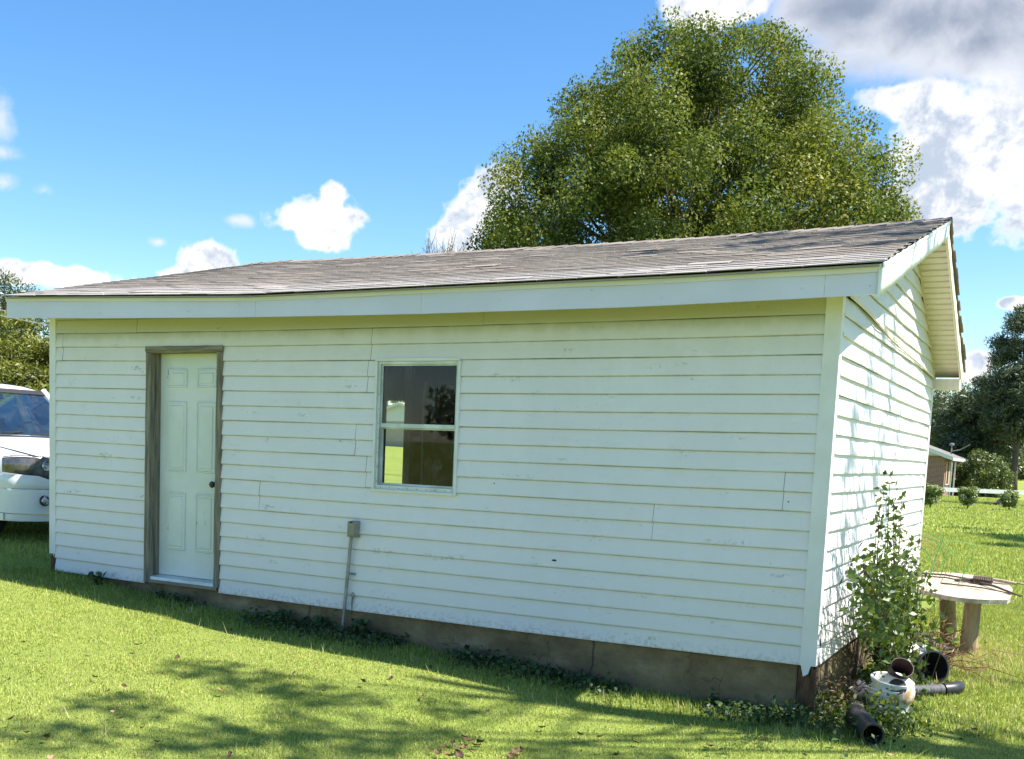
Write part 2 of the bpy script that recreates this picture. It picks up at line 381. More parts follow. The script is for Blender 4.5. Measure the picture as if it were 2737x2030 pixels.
def raw_mesh(name, verts, quads=None, tris=None, tint=None):
    """big meshes straight from arrays"""
    me = bpy.data.meshes.new(name); verts = np.asarray(verts, np.float32)
    me.vertices.add(len(verts)); me.vertices.foreach_set('co', verts.ravel())
    faces = quads if quads is not None else tris
    k = faces.shape[1]; n = len(faces)
    me.loops.add(n*k); me.loops.foreach_set('vertex_index', faces.ravel().astype(np.int32))
    me.polygons.add(n); me.polygons.foreach_set('loop_start', np.arange(0, n*k, k, dtype=np.int32))
    if tint is not None:
        at = me.attributes.new('tint', 'FLOAT', 'POINT'); at.data.foreach_set('value', np.asarray(tint, np.float32))
    me.update(calc_edges=True)
    return me
def tag(o, label=None, cat=None, group=None, kind=None):
    if label: o['label'] = label
    if cat: o['category'] = cat
    if group: o['group'] = group
    if kind: o['kind'] = kind
    return o
def thing(name, loc, label, cat, group=None, rz=0.0):
    o = bpy.data.objects.new(name, None); COL.objects.link(o); o.location = loc; o.rotation_euler = (0, 0, rz)
    o.empty_display_size = 0.2
    return tag(o, label, cat, group)
def copy_tree(o, parent=None):
    c = o.copy(); COL.objects.link(c); c.parent = parent
    for ch in o.children: copy_tree(ch, c)
    return c
def interp(x, xs, ys): return float(np.interp(x, xs, ys))

# ------------------------------------------------------------------ ground
GX = ([-60, -15, -6, -3, -1.2, 0, .5, 1.4, 2.7, 3.9, 4.9, 6, 7.2, 9, 20], [.7, .35, .2, .13, .05, -.035, -.055, -.135, -.212, -.25, -.30, -.355, -.372, -.385, -.40])
def gz(x, y):
    x = np.asarray(x, float); y = np.asarray(y, float)
    g = np.interp(x, *GX)
    t = np.clip((y-6)/24, 0, 1)*np.clip((x+8)/9, 0, 1); t = t*t*(3-2*t)
    d = np.clip((np.hypot(x-8, y)-62)/60, 0, 1); d = d*d*(3-2*d)
    return g*(1-t)+(-0.36)*t + 1.5*d + 0.012*np.sin(x*2.1+1)*np.sin(y*1.7) + 0.006*np.sin(x*5.3)*np.sin(y*4.7+2)
def gp(x, y, dz=0): return (x, y, float(gz(x, y))+dz)
# ground sheet: fine near the garage, coarse to the horizon
m, t, out = newmat('soil')
b = t.new('ShaderNodeBsdfPrincipled'); t.l.new(b.outputs[0], out.inputs[0])
geo = t.new('ShaderNodeNewGeometry').outputs['Position']
n1 = t.noise(geo, 0.35, 6, 0.6); n2 = t.noise(geo, 9.0, 6, 0.7); n3 = t.noise(geo, 60.0, 3, 0.7)
c = t.mix(t.smooth(n1, 0.35, 0.65), (0.21, 0.275, 0.055), (0.25, 0.295, 0.07))
c = t.mix(t.math('MULTIPLY', t.smooth(n2, 0.48, 0.72), 0.55), c, (0.10, 0.14, 0.03))
c = t.mix(t.math('MULTIPLY', t.smooth(n3, 0.5, 0.75), 0.4), c, (0.22, 0.20, 0.07))
t.l.new(c, b.inputs['Base Color']); b.inputs['Roughness'].default_value = 0.95; b.inputs['Specular IOR Level'].default_value = 0.1
bp = t.new('ShaderNodeBump'); bp.inputs['Strength'].default_value = 0.9; bp.inputs['Distance'].default_value = 0.03
t.l.new(t.math('ADD', n2, t.math('MULTIPLY', n3, 0.6)), bp.inputs['Height']); t.l.new(bp.outputs[0], b.inputs['Normal'])
xs = np.unique(np.concatenate([np.linspace(-900, -60, 10), np.linspace(-60, -10, 26), np.arange(-10, 12, 0.25), np.linspace(12, 60, 25), np.linspace(60, 900, 10)]))
ys = np.unique(np.concatenate([np.linspace(-600, -40, 8), np.linspace(-40, -6, 18), np.arange(-6, 10, 0.25), np.linspace(10, 140, 66), np.linspace(140, 1500, 12)]))
X, Y = np.meshgrid(xs, ys)
V = np.stack([X, Y, gz(X, Y)], -1).reshape(-1, 3); nx = len(xs)
ii = (np.arange(len(ys)-1)[:, None]*nx+np.arange(nx-1)[None, :]).ravel()
gm = raw_mesh('ground', V, quads=np.stack([ii, ii+1, ii+nx+1, ii+nx], -1))
ground = link('ground', gm, 'soil', smooth='all'); tag(ground, kind='structure')

# ================================================================== garage
W, D, E_ = 7.178, 5.25, 0.127
XL = -0.09
def sag(x):
    u = min(max(x/W, 0), 1); return 0.019*4*u*(1-u)
garage = thing('garage', (3.5, 2.6, -0.2), 'white vinyl sided garage with shallow shingled gable roof and one door and window', 'garage')
garage.location = (0, 0, 0)
GA = garage
FT = ([-.34, 2.68, 5.17, 6.29, 7.47], [2.602, 2.512, 2.517, 2.519, 2.535])
FB = ([-.33, 1.085, 2.67, 4.24, 5.91, 6.88, 7.46], [2.405, 2.368, 2.338, 2.323, 2.325, 2.342, 2.355])
ZR = ([-.30, .053, .475, 1.5, 2.96, 4.25, 5.19, 6.26, 7.22, 7.46], [3.413, 3.430, 3.429, 3.414, 3.410, 3.405, 3.405, 3.416, 3.434, 3.440])
YE, YR = -0.36, 3.0
YB, ZB = 5.56, 2.365
def roof_front(x, s, dz=0.0):
    z = interp(x, *FT)*(1-s)+interp(x, *ZR)*s
    z += 0.004*math.sin(x*4.1+s*9)*math.sin(s*math.pi)
    return (x, YE+(YR-YE)*s, z+dz)
def roof_back(x, s, dz=0.0):
    return (x, YR+(YB-YR)*s, interp(x, *ZR)*(1-s)+ZB*s+dz)

# --- lapped siding panels, two courses each, as they are sold
PJ = 0.0185
def siding_front(k0, xa, xb, ncourse=2, cut_top=None):
    n = max(2, int((xb-xa)/0.35)+1); xs_ = np.linspace(xa, xb, n); ph = random.random()*6
    rows = []
    prof = [(-0.003, 0.0015)]
    for c in range(ncourse):
        prof += [(-PJ, c*E_), (-PJ-0.0005, c*E_+0.010), (-0.0055, (c+1)*E_-0.010), (-0.0040, (c+1)*E_-0.0008)]
    gr = [0.9]+[g for c in range(ncourse) for g in (0.35, 0.0, 0.0, 1.0)]  # per-row weight of the painted lap shadow and dirt, strongest under each butt
    if cut_top is not None: prof = [(y, min(z, cut_top-k0*E_)) for y, z in prof]
    for yy, zz in prof:
        rows.append([(x, yy+0.0012*math.sin(x*2.3+ph+zz*9), k0*E_+zz-sag(x)+0.001*math.sin(x*3.1+ph)) for x in xs_])
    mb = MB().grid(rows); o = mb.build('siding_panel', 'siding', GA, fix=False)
    at = o.data.attributes.new('lap_shade_grime', 'FLOAT', 'POINT'); at.data.foreach_set('value', [g for g in gr for _ in xs_])
DL, DR = 1.17, 2.065           # door casing outside
WL, WR = 3.668, 4.43           # window trim
XE = 7.10
rows = {0: [], 2: [], 4: [], 6: [2.50, 6.024], 8: [3.593, 6.909], 10: [3.48], 12: [], 14: [3.581], 16: [0.073, 3.607], 18: [1.04, 4.608]}
for k0, joints in rows.items():
    cuts = [(-0.03, XE)]
    if k0 <= 16: cuts = [(-0.03, DL), (DR, XE)]
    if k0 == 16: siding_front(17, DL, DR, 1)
    if 8 <= k0 < 16: cuts = [cuts[0], (DR, WL), (WR, XE)]
    for a, b_ in cuts:
        js = [a]+[j for j in joints if a+0.02 < j < b_-0.02]+[b_]
        for i in range(len(js)-1):
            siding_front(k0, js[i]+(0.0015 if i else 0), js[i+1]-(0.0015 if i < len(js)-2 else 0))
# narrow course end caught above the door casing
# side wall (faces +x)
def siding_side(z0, za, ylo, yhi, ncourse=2, zmax=None, gable=False):
    prof = [(0.003, 0.0015)]
    for c in range(ncourse):
        prof += [(PJ+.005, c*E_), (PJ+0.0055, c*E_+0.010), (0.0045, (c+1)*E_-0.0008)]
    rws = []; ph = random.random()*6
    for dx, zz in prof:
        z = z0+zz
        a, b_ = ylo(z), yhi(z)
        if b_ < a+0.02: b_ = a+0.02
        ysn = np.linspace(a, b_, 24)
        rws.append([(W+dx+0.0028*math.sin(y*5.1+ph+zz*7)+0.0016*math.sin(y*11+ph*2), y, min(z, zmax(y)) if zmax else max(z+0.0015*math.sin(y*2.7+ph), zj(y)+.006 if gable else -9)) for y in ysn])
    MB().grid(rws).build('siding_panel', 'siding_side', GA, fix=False)
zj = lambda y: 2.425-(y-0.25)*0.029+0.008*math.sin(y*2.2)
for k0 in range(0, 18, 2):
    siding_side(k0*E_, 0, lambda z: 0.055, lambda z: 5.19)
siding_side(18*E_, 0, lambda z: 0.055, lambda z: 5.19, 1, zmax=lambda y: zj(y))
ylo = lambda z: max(0.03, (z-2.50)/0.2685-0.30)
yhi = lambda z: 5.36-(z-2.277)/0.436
z = 2.288
while z < 3.28:
    siding_side(z, 0, ylo, yhi, 1 if z > 3.1 else 2, gable=True)
    z += 2*E_ if z <= 3.1 else E_
# J channel between wall siding and gable siding, bowed and open in places
pj = [(W+0.022+0.010*max(0, math.sin(y*1.9-0.6)), y, zj(y)+0.004) for y in np.linspace(0.05, 5.27, 30)]
mb = MB()
mb.grid([[(x, y, z_-0.016) for x, y, z_ in pj], [(x+0.004, y, z_-0.002) for x, y, z_ in pj], [(x+0.002, y, z_+0.014) for x, y, z_ in pj], [(W+0.004, y, z_+0.018) for x, y, z_ in pj]])
mb.build('channel_trim', 'soffit_vinyl', GA, fix=False)
mb = MB().tube([(p[0]+0.006, p[1], p[2]-0.014-0.018*math.sin(p[1]/5.2*math.pi)) for p in pj], 0.007, 6); mb.build('loose_strip', 'soffit_vinyl', GA)
MB().tube([(W+0.03, .06, 2.43), (W+0.045, .05, 2.405), (W+0.04, .07, 2.385), (W+0.025, .08, 2.40)], 0.003, 6).build('hook', 'gasket', GA)

# corner posts
mb = MB()
mb.box((7.094, -0.021, 0.0), (7.197, -0.0005, 2.47)); mb.box((7.1795, -0.0003, -0.004), (7.1972, 0.062, 2.47))
mb.hexa([(7.12, -.021, -.075), (7.15, -.021, -.055), (7.15, -.004, -.055), (7.12, -.004, -.075), (7.10, -.021, 0), (7.165, -.021, 0), (7.165, -.004, 0), (7.10, -.004, 0)])
o = mb.build('corner_post', 'trim_white', GA)
mb = MB(); mb.box((-0.105, -0.021, 0.165), (-0.022, -0.0005, 2.45)); mb.box((-0.105, 0.0, 0.165), (-0.088, 0.06, 2.45))
mb.build('corner_post', 'trim_white', GA)
MB().box((7.176, 5.19, 0), (7.203, 5.27, 2.44)).build('corner_post', 'trim_white', GA)
# rotten sill posts under the broken corner posts
def stake(cx, cy, w_, d_, z0, z1, seed):
    r = random.Random(seed); mb = MB()
    n = 5
    for i in range(n):
        x0 = cx-w_/2+w_*i/n; x1 = cx-w_/2+w_*(i+1)/n-0.001; h = z1-r.random()*0.05; h2 = z1-r.random()*0.05
        mb.hexa([(x0, cy-d_/2-r.random()*.006, z0), (x1, cy-d_/2-r.random()*.006, z0), (x1, cy+d_/2, z0), (x0, cy+d_/2, z0), (x0, cy-d_/2, h), (x1, cy-d_/2, h2), (x1, cy+d_/2, h2), (x0, cy+d_/2, h)])
    mb.build('sill_post', 'rotten_wood', GA)
stake(7.135, 0.03, 0.10, 0.08, -0.42, 0.0, 3); stake(7.186, 0.022, 0.035, 0.085, -0.42, 0.012, 9); stake(-0.06, 0.03, 0.07, 0.08, -0.12, 0.17, 5)

# walls behind the siding
mb = MB()
y0, y1 = 0.012, 0.10
for a, b_, z0, z1 in [(XL+.02, 1.2, -.02, 2.44), (1.2, 2.03, 2.10, 2.44), (2.03, WL+.03, -.02, 2.40), (WL+.03, WR-.03, -.02, 1.0), (WL+.03, WR-.03, 1.99, 2.40), (WR-.03, 7.06, -.02, 2.40)]:
    mb.box((a, y0, z0), (b_, y1, z1))
mb.build('wall', 'inside_wood', GA)
poly = [(0.012, -.02), (5.24, -.02), (5.24, 2.40), (3.0, 3.34), (0.012, 2.50)]
MB().prism(poly, 0, 7.07, 7.172).build('wall', 'inside_wood', GA)
MB().prism(poly, 0, -.086, -.072).build('wall', 'siding_side', GA)
mb = MB(); mb.box((-.07, 5.15, -.02), (0.06, 5.24, 2.42)).box((0.06, 5.15, 1.955), (0.74, 5.24, 2.42)).box((0.84, 5.15, -.02), (7.06, 5.24, 2.42))
mb.build('wall', 'inside_wood', GA)
MB().box((0.741, 5.10, -.02), (0.839, 5.25, 2.43)).build('door_post', 'trim_white', GA)
MB().box((0.0, .11, -.10), (7.06, 5.6, -.03)).build('floor_slab', 'concrete_floor', GA)
# inside: studs, a shelf bench and ceiling ties seen dimly through the window
for i in range(9):
    MB().box((1.2+i*.62, 5.06, 0), (1.24+i*.62, 5.149, 2.35)).build('stud', 'inside_wood', GA)
for i in range(10):
    MB().box((.4+i*.68, .12, 2.42), (.44+i*.68, 5.12, 2.53)).build('ceiling_joist', 'inside_wood', GA)

# foundation, parged block, with a ragged base below the grass
mb = MB()
n = 40
xsf = np.linspace(-0.06, 7.075, n)
mb.grid([[(x, 0.010+0.006*math.sin(x*3.3+zz*9)+0.004*math.sin(x*11), zz) for x in xsf] for zz in np.linspace(-0.75, 0.012, 8)])
mb.grid([[(W-0.012+0.004*math.sin(y*5), y, zz) for y in np.linspace(0.08, 5.22, 16)] for zz in np.linspace(-.75, .012, 5)])
mb.build('foundation', 'foundation', GA, smooth='all', fix=False)
for x in (3.05, 5.62):        # settled cracks through the parging
    mb = MB().tube([(x+random.uniform(-.012, .012), -0.001, zc) for zc in np.linspace(-.30, .0, 7)], 0.0035, 5); mb.build('crack', 'gasket', GA)

# --- fascia boards, drip edge
fj = [-.335, 2.672, 4.243, 7.135, 7.458]
for i in range(4):
    xs_ = np.linspace(fj[i]+(.001 if i else 0), fj[i+1]-.001, 12)
    lo = [interp(x, *FB) for x in xs_]; hi = [interp(x, *FT)-.012 for x in xs_]
    f = lambda x: -0.32+0.003*math.sin(x*3.7)+0.0015*math.sin(x*9)
    mb = MB().grid([[(x, -.298, l) for x, l in zip(xs_, lo)], [(x, f(x), l) for x, l in zip(xs_, lo)], [(x, f(x), h) for x, h in zip(xs_, hi)], [(x, -.298, h) for x, h in zip(xs_, hi)]])
    if i in (0, 3):
        j = 0 if i == 0 else -1; x = xs_[j]; mb.quad((x, -.298, lo[j]), (x, f(x), lo[j]), (x, f(x), hi[j]), (x, -.298, hi[j]))
    mb.build('fascia_board', 'fascia_metal', GA, fix=False)
xs_ = np.linspace(-.338, 7.462, 40)
mb = MB().grid([[(x, -.3265, interp(x, *FT)-.048+0.002*math.sin(x*5)) for x in xs_], [(x, -.3275, interp(x, *FT)-.046+0.002*math.sin(x*5)) for x in xs_], [(x, -.338, interp(x, *FT)-.012) for x in xs_], [(x, -.345, interp(x, *FT)-.006) for x in xs_]])
mb.build('drip_edge', 'fascia_metal', GA, fix=False)
xs_ = np.linspace(-.30, 7.44, 20)
MB().grid([[(x, -.297, 2.46) for x in xs_], [(x, 0.01, 2.46) for x in xs_]]).build('soffit_panel', 'soffit_vinyl', GA, fix=False)
for xn, dzn in ((0.9, .04), (1.95, .05), (3.3, .1), (4.9, .08), (6.1, .05), (7.0, .06), (7.4, .05), (2.5, .1), (5.6, .12)):
    MB().lathe([(0.0, 0), (0.005, 0.001), (0.004, 0.003), (0, .004)], 8, Matrix.Translation((xn, -.3225, interp(xn, *FB)+dzn)) @ Matrix.Rotation(R(90), 4, 'X')).build('nail_head', 'alu', GA)

# rake boards on the right gable
def rake_board(name, ya, yb, zlo, zhi, x0, mat, wav):
    yy = np.linspace(ya, yb, 26)
    fx = lambda y, u: x0+wav*(math.sin(y*6.2+u*2)+0.6*math.sin(y*13.1+1))*(0.4+0.6*(1-u))
    rws = [[(x0-.016, y, zlo(y)) for y in yy]]+[[(fx(y, u), y, zlo(y)*(1-u)+zhi(y)*u) for y in yy] for u in (0, .33, .66, 1)]+[[(x0-.016, y, zhi(y)) for y in yy]]
    mb = MB().grid(rws)
    r0 = [r[0] for r in rws]; n0 = len(mb.v); mb.v += r0; mb.f.append(tuple(range(n0, n0+len(r0))))
    return mb.build(name, mat, GA, smooth='all', fix=False)
rake_board('rake_board', -.335, 3.0, lambda y: 2.352+0.2835*(y+.28), lambda y: 2.522+0.2705*(y+.34), 7.462, 'rake_metal', 0.0035)
rake_board('rake_board', 3.0, 5.50, lambda y: 3.275-0.436*(y-3.0), lambda y: 3.418-0.422*(y-3.0), 7.452, 'soffit_vinyl', 0.001)
yy = np.linspace(-.35, 3.0, 16)
mb = MB().grid([[(7.464+.003*math.sin(y*7), y, 2.496+0.2705*(y+.34)) for y in yy], [(7.470, y, 2.515+0.2705*(y+.34)) for y in yy], [(7.468, y, 2.530+0.2705*(y+.34)) for y in yy]]); mb.build('drip_edge', 'rake_metal', GA, fix=False)
# rake soffit, ribbed cream vinyl, back slope then front slope
def soffit_run(P0, P1, n, flip=1):
    P0 = Vector(P0); P1 = Vector(P1); d = P1-P0; L = d.length; d.normalize(); nrm = Vector((0, -d.z, d.y))*flip
    for i in range(n):
        a = L*i/n; b_ = L*(i+1)/n-0.002; st = (b_-a)/3
        prof = []
        for g in range(3):
            s = a+g*st
            prof += [(s, 0.0), (s+st*.72, 0.0), (s+st*.78, 0.011), (s+st*.94, 0.011), (s+st*.995, 0.0)]
        rws = [[tuple(P0+d*s+nrm*h+Vector((x, 0, 0))) for s, h in prof] for x in (7.183, 7.446)]
        MB().grid(rws).build('soffit_panel', 'soffit_vinyl', GA, fix=False)
soffit_run((0, 3.0, 3.335), (0, 5.40, 2.288), 9)
soffit_run((0, -.28, 2.425), (0, 3.0, 3.315), 10)
mb = MB()
mb.tube([(7.196, 3.0, 3.325), (7.196, 5.38, 2.285)], 0.011, 4); mb.build('soffit_channel', 'soffit_vinyl', GA)
MB().tube([(7.438, 3.0, 3.318), (7.438, 5.42, 2.263)], 0.011, 4).build('soffit_channel', 'soffit_vinyl', GA)
mb = MB()                      # boxed return at the back eave
mb.box((7.205, 5.22, 2.16), (7.45, 5.44, 2.262)); mb.build('eave_return', 'soffit_vinyl', GA)
for i in range(4): MB().box((7.225+i*.055, 5.2165, 2.163), (7.231+i*.055, 5.2195, 2.260)).build('return_rib', 'soffit_vinyl', GA)

# --- roof deck and shingles
mb = MB(); xs_ = np.linspace(-.33, 7.45, 30); ss = np.linspace(0, 1, 8)
mb.grid([[roof_front(x, s, -.004) for x in xs_] for s in ss]); mb.grid([[roof_front(x, s, -.022) for x in xs_] for s in ss])
mb.grid([[roof_back(x, s, -.006) for x in xs_] for s in ss]); mb.grid([[roof_back(x, s, -.022) for x in xs_] for s in ss])
mb.build('roof_deck', 'inside_wood', GA, fix=False)
SL = math.hypot(YR-YE, 0.9); EXPO = 0.127; NC = int(SL/EXPO)
tabw = 0.300
tab = MB(); L_ = EXPO+0.035          # one tab: lower edge thick and lifted, upper edge tucked under the next course
tab.hexa([(0, 0, 0.004), (tabw-.006, 0, 0.004), (tabw-.006, L_, 0.0), (0, L_, 0.0), (0, 0, 0.0095), (tabw-.006, 0, 0.0095), (tabw-.006, L_, 0.0025), (0, L_, 0.0025)])
tme = None
sv = []; sf = []; st_ = []
rs = random.Random(5)
for j in range(NC+1):
    s0 = (j*EXPO-0.012)/SL
    if s0 > 0.985: break
    x = -0.345+(0.15 if j % 2 else 0)-0.15+rs.uniform(-.015, .015)
    while x < 7.47:
        xa, xb = max(x, -.345), min(x+tabw-.006, 7.474+rs.uniform(-.006, .006))
        if xb-xa > 0.05:
            p = Vector(roof_front(xa, s0)); qx = Vector(roof_front(xb, s0)); qy = Vector(roof_front((xa+xb)/2, min(1, s0+0.06)))-Vector(roof_front((xa+xb)/2, s0))
            ex = (qx-p).normalized(); ey = (qy-ex*qy.dot(ex)).normalized(); ez = ex.cross(ey)
            lift = 0.0012*max(0, rs.gauss(0, 1)); yj = rs.uniform(-.004, .004)
            if j > 2 and rs.random() < 0.002: lift = 0.005
            ez2 = (ez-ey*(lift/0.15)).normalized(); ey2 = ez2.cross(ex); 
            sc = (xb-xa)/(tabw-.006)
            M = Matrix(((ex.x*sc, ey2.x, ez2.x, p.x+ey.x*yj+ez.x*lift), (ex.y*sc, ey2.y, ez2.y, p.y+ey.y*yj+ez.y*lift), (ex.z*sc, ey2.z, ez2.z, p.z+ey.z*yj+ez.z*lift), (0, 0, 0, 1)))
            if j < 11:
                if tme is None:
                    o = tab.build('shingle', 'shingle', GA); tme = o.data
                else:
                    o = bpy.data.objects.new('shingle', tme); COL.objects.link(o); o.parent = GA
                o.matrix_world = M
            else:
                n0 = len(sv); sv += [tuple(M @ Vector(v)) for v in tab.v]; sf += [tuple(i+n0 for i in f) for f in tab.f]; st_ += [rs.random()]*8
        x += tabw
# back slope courses, ragged dark ends hanging over the rake
for j in range(20):
    s1 = 1.0-(j*0.142-0.02)/2.77
    if s1 < 0.02: break
    x = -0.34
    while x < 7.45:
        xa, xb = x, min(x+0.9, 7.47); 
        if xb > 7.44: xb = 7.474+rs.uniform(-.012, .016)
        pa, pb = Vector(roof_back(xa, s1, .006)), Vector(roof_back(xb, s1, .006)); pc, pd = Vector(roof_back(xb, max(0, s1-.065), .004)), Vector(roof_back(xa, max(0, s1-.065), .004))
        up = Vector((0, .38, .92)); th = rs.uniform(.010, .020)
        n0 = len(sv); sv += [tuple(q) for q in (pa-up*.006, pb-up*.006, pc-up*.006, pd-up*.006, pa+up*th, pb+up*th, pc+up*.004, pd+up*.004)]
        sf += [(n0, n0+3, n0+2, n0+1), (n0+4, n0+5, n0+6, n0+7), (n0, n0+1, n0+5, n0+4), (n0+1, n0+2, n0+6, n0+5), (n0+2, n0+3, n0+7, n0+6), (n0+3, n0, n0+4, n0+7)]
        st_ += [rs.random()*.5]*8; x += 0.9
# ridge caps
x = -.33
while x < 7.46:
    xb = min(x+.20, 7.478)
    za, zb = interp(x, *ZR), interp(xb, *ZR); l0, l1 = .012+rs.uniform(0, .006), .004
    sec = lambda xx, zz, l: [(xx, YR-.13, zz-.036+l), (xx, YR-.02, zz+.004+l), (xx, YR+.02, zz+.004+l), (xx, YR+.13, zz-.052+l)]
    A, B_ = sec(x, za, l1), sec(xb, zb, l0); n0 = len(sv)
    low = [(q[0], q[1], q[2]-.006) for q in B_]
    sv += A+B_+low; tn = rs.random(); st_ += [tn]*12
    for i in range(3): sf += [(n0+i, n0+i+1, n0+5+i, n0+4+i), (n0+4+i, n0+5+i, n0+9+i, n0+8+i)]
    x += .145
me = bpy.data.meshes.new('shingles'); me.from_pydata(sv, [], sf)
at = me.attributes.new('tint', 'FLOAT', 'POINT'); at.data.foreach_set('value', st_)
o = link('shingles', me, 'shingle_joined', GA); o['kind'] = 'stuff'

# --- door
door = MB().box((1.222, 0.098, 0.075), (2.025, 0.14, 2.092)).build('door', 'door_paint', GA)
def door_panel(x0, x1, z0, z1):
    mb = MB(); y = 0.098
    def ring(a, ya, b_, yb):
        o1 = [(x0+a, ya, z0+a), (x1-a, ya, z0+a), (x1-a, ya, z1-a), (x0+a, ya, z1-a)]
        o2 = [(x0+b_, yb, z0+b_), (x1-b_, yb, z0+b_), (x1-b_, yb, z1-b_), (x0+b_, yb, z1-b_)]
        for i in range(4): mb.quad(o1[i], o1[(i+1) % 4], o2[(i+1) % 4], o2[i])
        return o2
    ring(0, y+.0005, .005, y-.012); ring(.005, y-.012, .013, y-.013); ring(.013, y-.013, .020, y-.0012); ring(.020, y-.0012, .034, y-.0012); q = ring(.034, y-.0012, .044, y-.011)
    mb.quad(*q)
    mb.build('door_panel', 'door_paint', door, fix=False)
for x0, x1 in ((1.334, 1.560), (1.676, 1.908)):
    for z0, z1 in ((1.790, 1.960), (1.031, 1.668), (0.310, 0.846)): door_panel(x0, x1, z0, z1)
mb = MB().lathe([(0.030, 0), (0.030, .006), (.012, .010), (.012, .030), (.026, .040), (.030, .055), (.022, .066), (0, .069)], 20, Matrix.Translation((1.912, .0975, .936)) @ Matrix.Rotation(R(90), 4, 'X')); mb.build('knob', 'black_knob', door, smooth=True)
for cx, cz, h, w_ in ((1.332, 1.90, .055, .006), (1.318, 1.872, .018, .006), (1.345, .50, .016, .010), (1.70, .565, .03, .006), (1.80, .56, .05, .004), (1.79, .66, .03, .003)):
    MB().quad((cx, .0862, cz), (cx+w_, .0862, cz+.004), (cx+w_*.8, .0862, cz+h), (cx+.001, .0862, cz+h*.9)).build('paint_chip', 'gasket', door, fix=False)
frame = MB().box((1.2, -.02, .03), (1.222, .135, 2.0915)).box((2.026, -.02, .03), (2.05, .135, 2.0915)).box((1.2, -.018, 2.0925), (2.05, .135, 2.115)).build('door_frame', 'old_wood', GA)
def casing(name, pts, mat, y0, y1):
    (x0, z0), (x1, z1) = pts; n = 10; mb = MB(); r = random.Random(int(x0*100))
    vert = (z1-z0) > (x1-x0); rings = []
    for i in range(n+1):
        u = i/n; j = lambda a: r.uniform(-a, a)
        if vert:
            zz = z0+(z1-z0)*u; rings.append([(x0+j(.002), y1, zz), (x0+j(.003), y0+j(.002), zz), (x0+.014, y0-.006+j(.002), zz), (x1-.016, y0-.003+j(.002), zz), (x1+j(.002), y0+.006, zz), (x1, y1, zz)])
        else:
            xx = x0+(x1-x0)*u; rings.append([(xx, y1, z1+j(.002)), (xx, y0+j(.002), z1+j(.003)), (xx, y0-.006+j(.002), z1-.014), (xx, y0-.003+j(.002), z0+.014), (xx, y0+.005, z0+j(.002)), (xx, y1, z0)])
    mb.grid(rings); n0 = len(mb.v); mb.v += rings[0]+rings[-1]; mb.f += [tuple(range(n0, n0+6)), tuple(range(n0+6, n0+12))]
    mb.build(name, mat, frame)
casing('casing', ((DL, .005), (1.225, 2.09)), 'old_wood', -.030, .012); casing('casing', ((2.012, .03), (DR+.004, 2.09)), 'old_wood', -.030, .012)
casing('casing', ((DL-.003, 2.091), (DR+.006, 2.148)), 'old_wood_h', -.031, .012)
MB().box((1.2222, .045, .075), (1.236, .096, 2.092)).build('door_stop', 'old_wood', frame)
mb = MB().hexa([(1.2225, -.012, .032), (2.0255, -.012, .032), (2.0255, .11, .032), (1.2225, .11, .032), (1.2225, -.006, .058), (2.0255, -.006, .058), (2.0255, .11, .072), (1.2225, .11, .072)]); mb.build('threshold', 'alu', frame)
MB().box((1.19, -.022, .004), (2.04, .06, .030)).build('sill', 'old_wood_h', frame)

# --- window
def fr(name, x0, x1, z0, z1, y0, y1, mat, par): return MB().box((x0, y0, z0), (x1, y1, z1)).build(name, mat, par)
tz0, tz1 = 0.972, 2.026; t_ = 0.022
a, b_, c_, d_ = WL+.0105, WR-.0165, tz0+.0225, tz1-.0225
win = MB().box((a, -.010, c_), (a+.022, .09, d_)).box((b_-.016, -.010, c_), (b_, .09, d_)).box((a+.0225, -.010, d_-.022), (b_-.0165, .09, d_)).box((a+.0225, -.010, c_), (b_-.0165, .09, c_+.03)).build('window', 'alu', GA)
fr('trim_strip', WL-.012, WL+t_-.012, tz0+t_, tz1-t_, -.026, .012, 'trim_white', win); fr('trim_strip', WR-t_+.006, WR+.006, tz0, tz1-t_, -.026, .012, 'trim_white', win)
fr('trim_strip', WL-.012, WR-.004, tz1-t_+.001, tz1, -.027, .012, 'trim_white', win); fr('trim_strip', WL-.012, WR-.0165, tz0, tz0+t_-.001, -.028, .012, 'trim_white', win)
a += .023; b_ -= .017; c_ += .031; d_ -= .023
zm = 1.499
def sash(z0, z1, y, par, rail_top, rail_bot):
    MB().box((a, y, z0), (a+.012, y+.022, z1)).box((b_-.012, y, z0), (b_, y+.022, z1)).box((a+.0125, y, z1-rail_top), (b_-.0125, y+.022, z1)).box((a+.0125, y, z0), (b_-.0125, y+.022, z0+rail_bot)).build('sash', 'alu', par)
    MB().quad((a+.012, y+.011, z0+rail_bot), (b_-.012, y+.011, z0+rail_bot), (b_-.012, y+.011, z1-rail_top), (a+.012, y+.011, z1-rail_top)).build('pane', 'window_glass', par, fix=False)
sash(zm-.015, d_, .008, win, .010, .032); sash(c_, zm-.016, .036, win, .010, .016)
for i in range(8):
    MB().box((a+.03+i*.085, -.0115, 1.002), (a+.036+i*.085, -.0102, 1.008)).build('screw', 'gasket', win)
    MB().box((a-.012, -.0115, 1.05+i*.115), (a-.006, -.0102, 1.056+i*.115)).build('screw', 'gasket', win)

# --- small defects on the siding
MB().lathe([(0, 0), (.016, 0), (.016, -.004), (0, -.004)], 12, Matrix.Translation((5.285, -.0165, .545)) @ Matrix.Rotation(R(90), 4, 'X') @ Matrix.Diagonal((1.15, .45, 1, 1))).build('hole', 'gasket', GA)
for px, py in ((1715, 1092), (740, 960), (770, 920), (1255, 695), (1075, 1052)):
    p = hit(px, py, 1, -.0155); MB().box((p[0]-.004, -.0165, p[2]-.004), (p[0]+.004, -.0145, p[2]+.004)).build('nail_hole', 'gasket', GA)
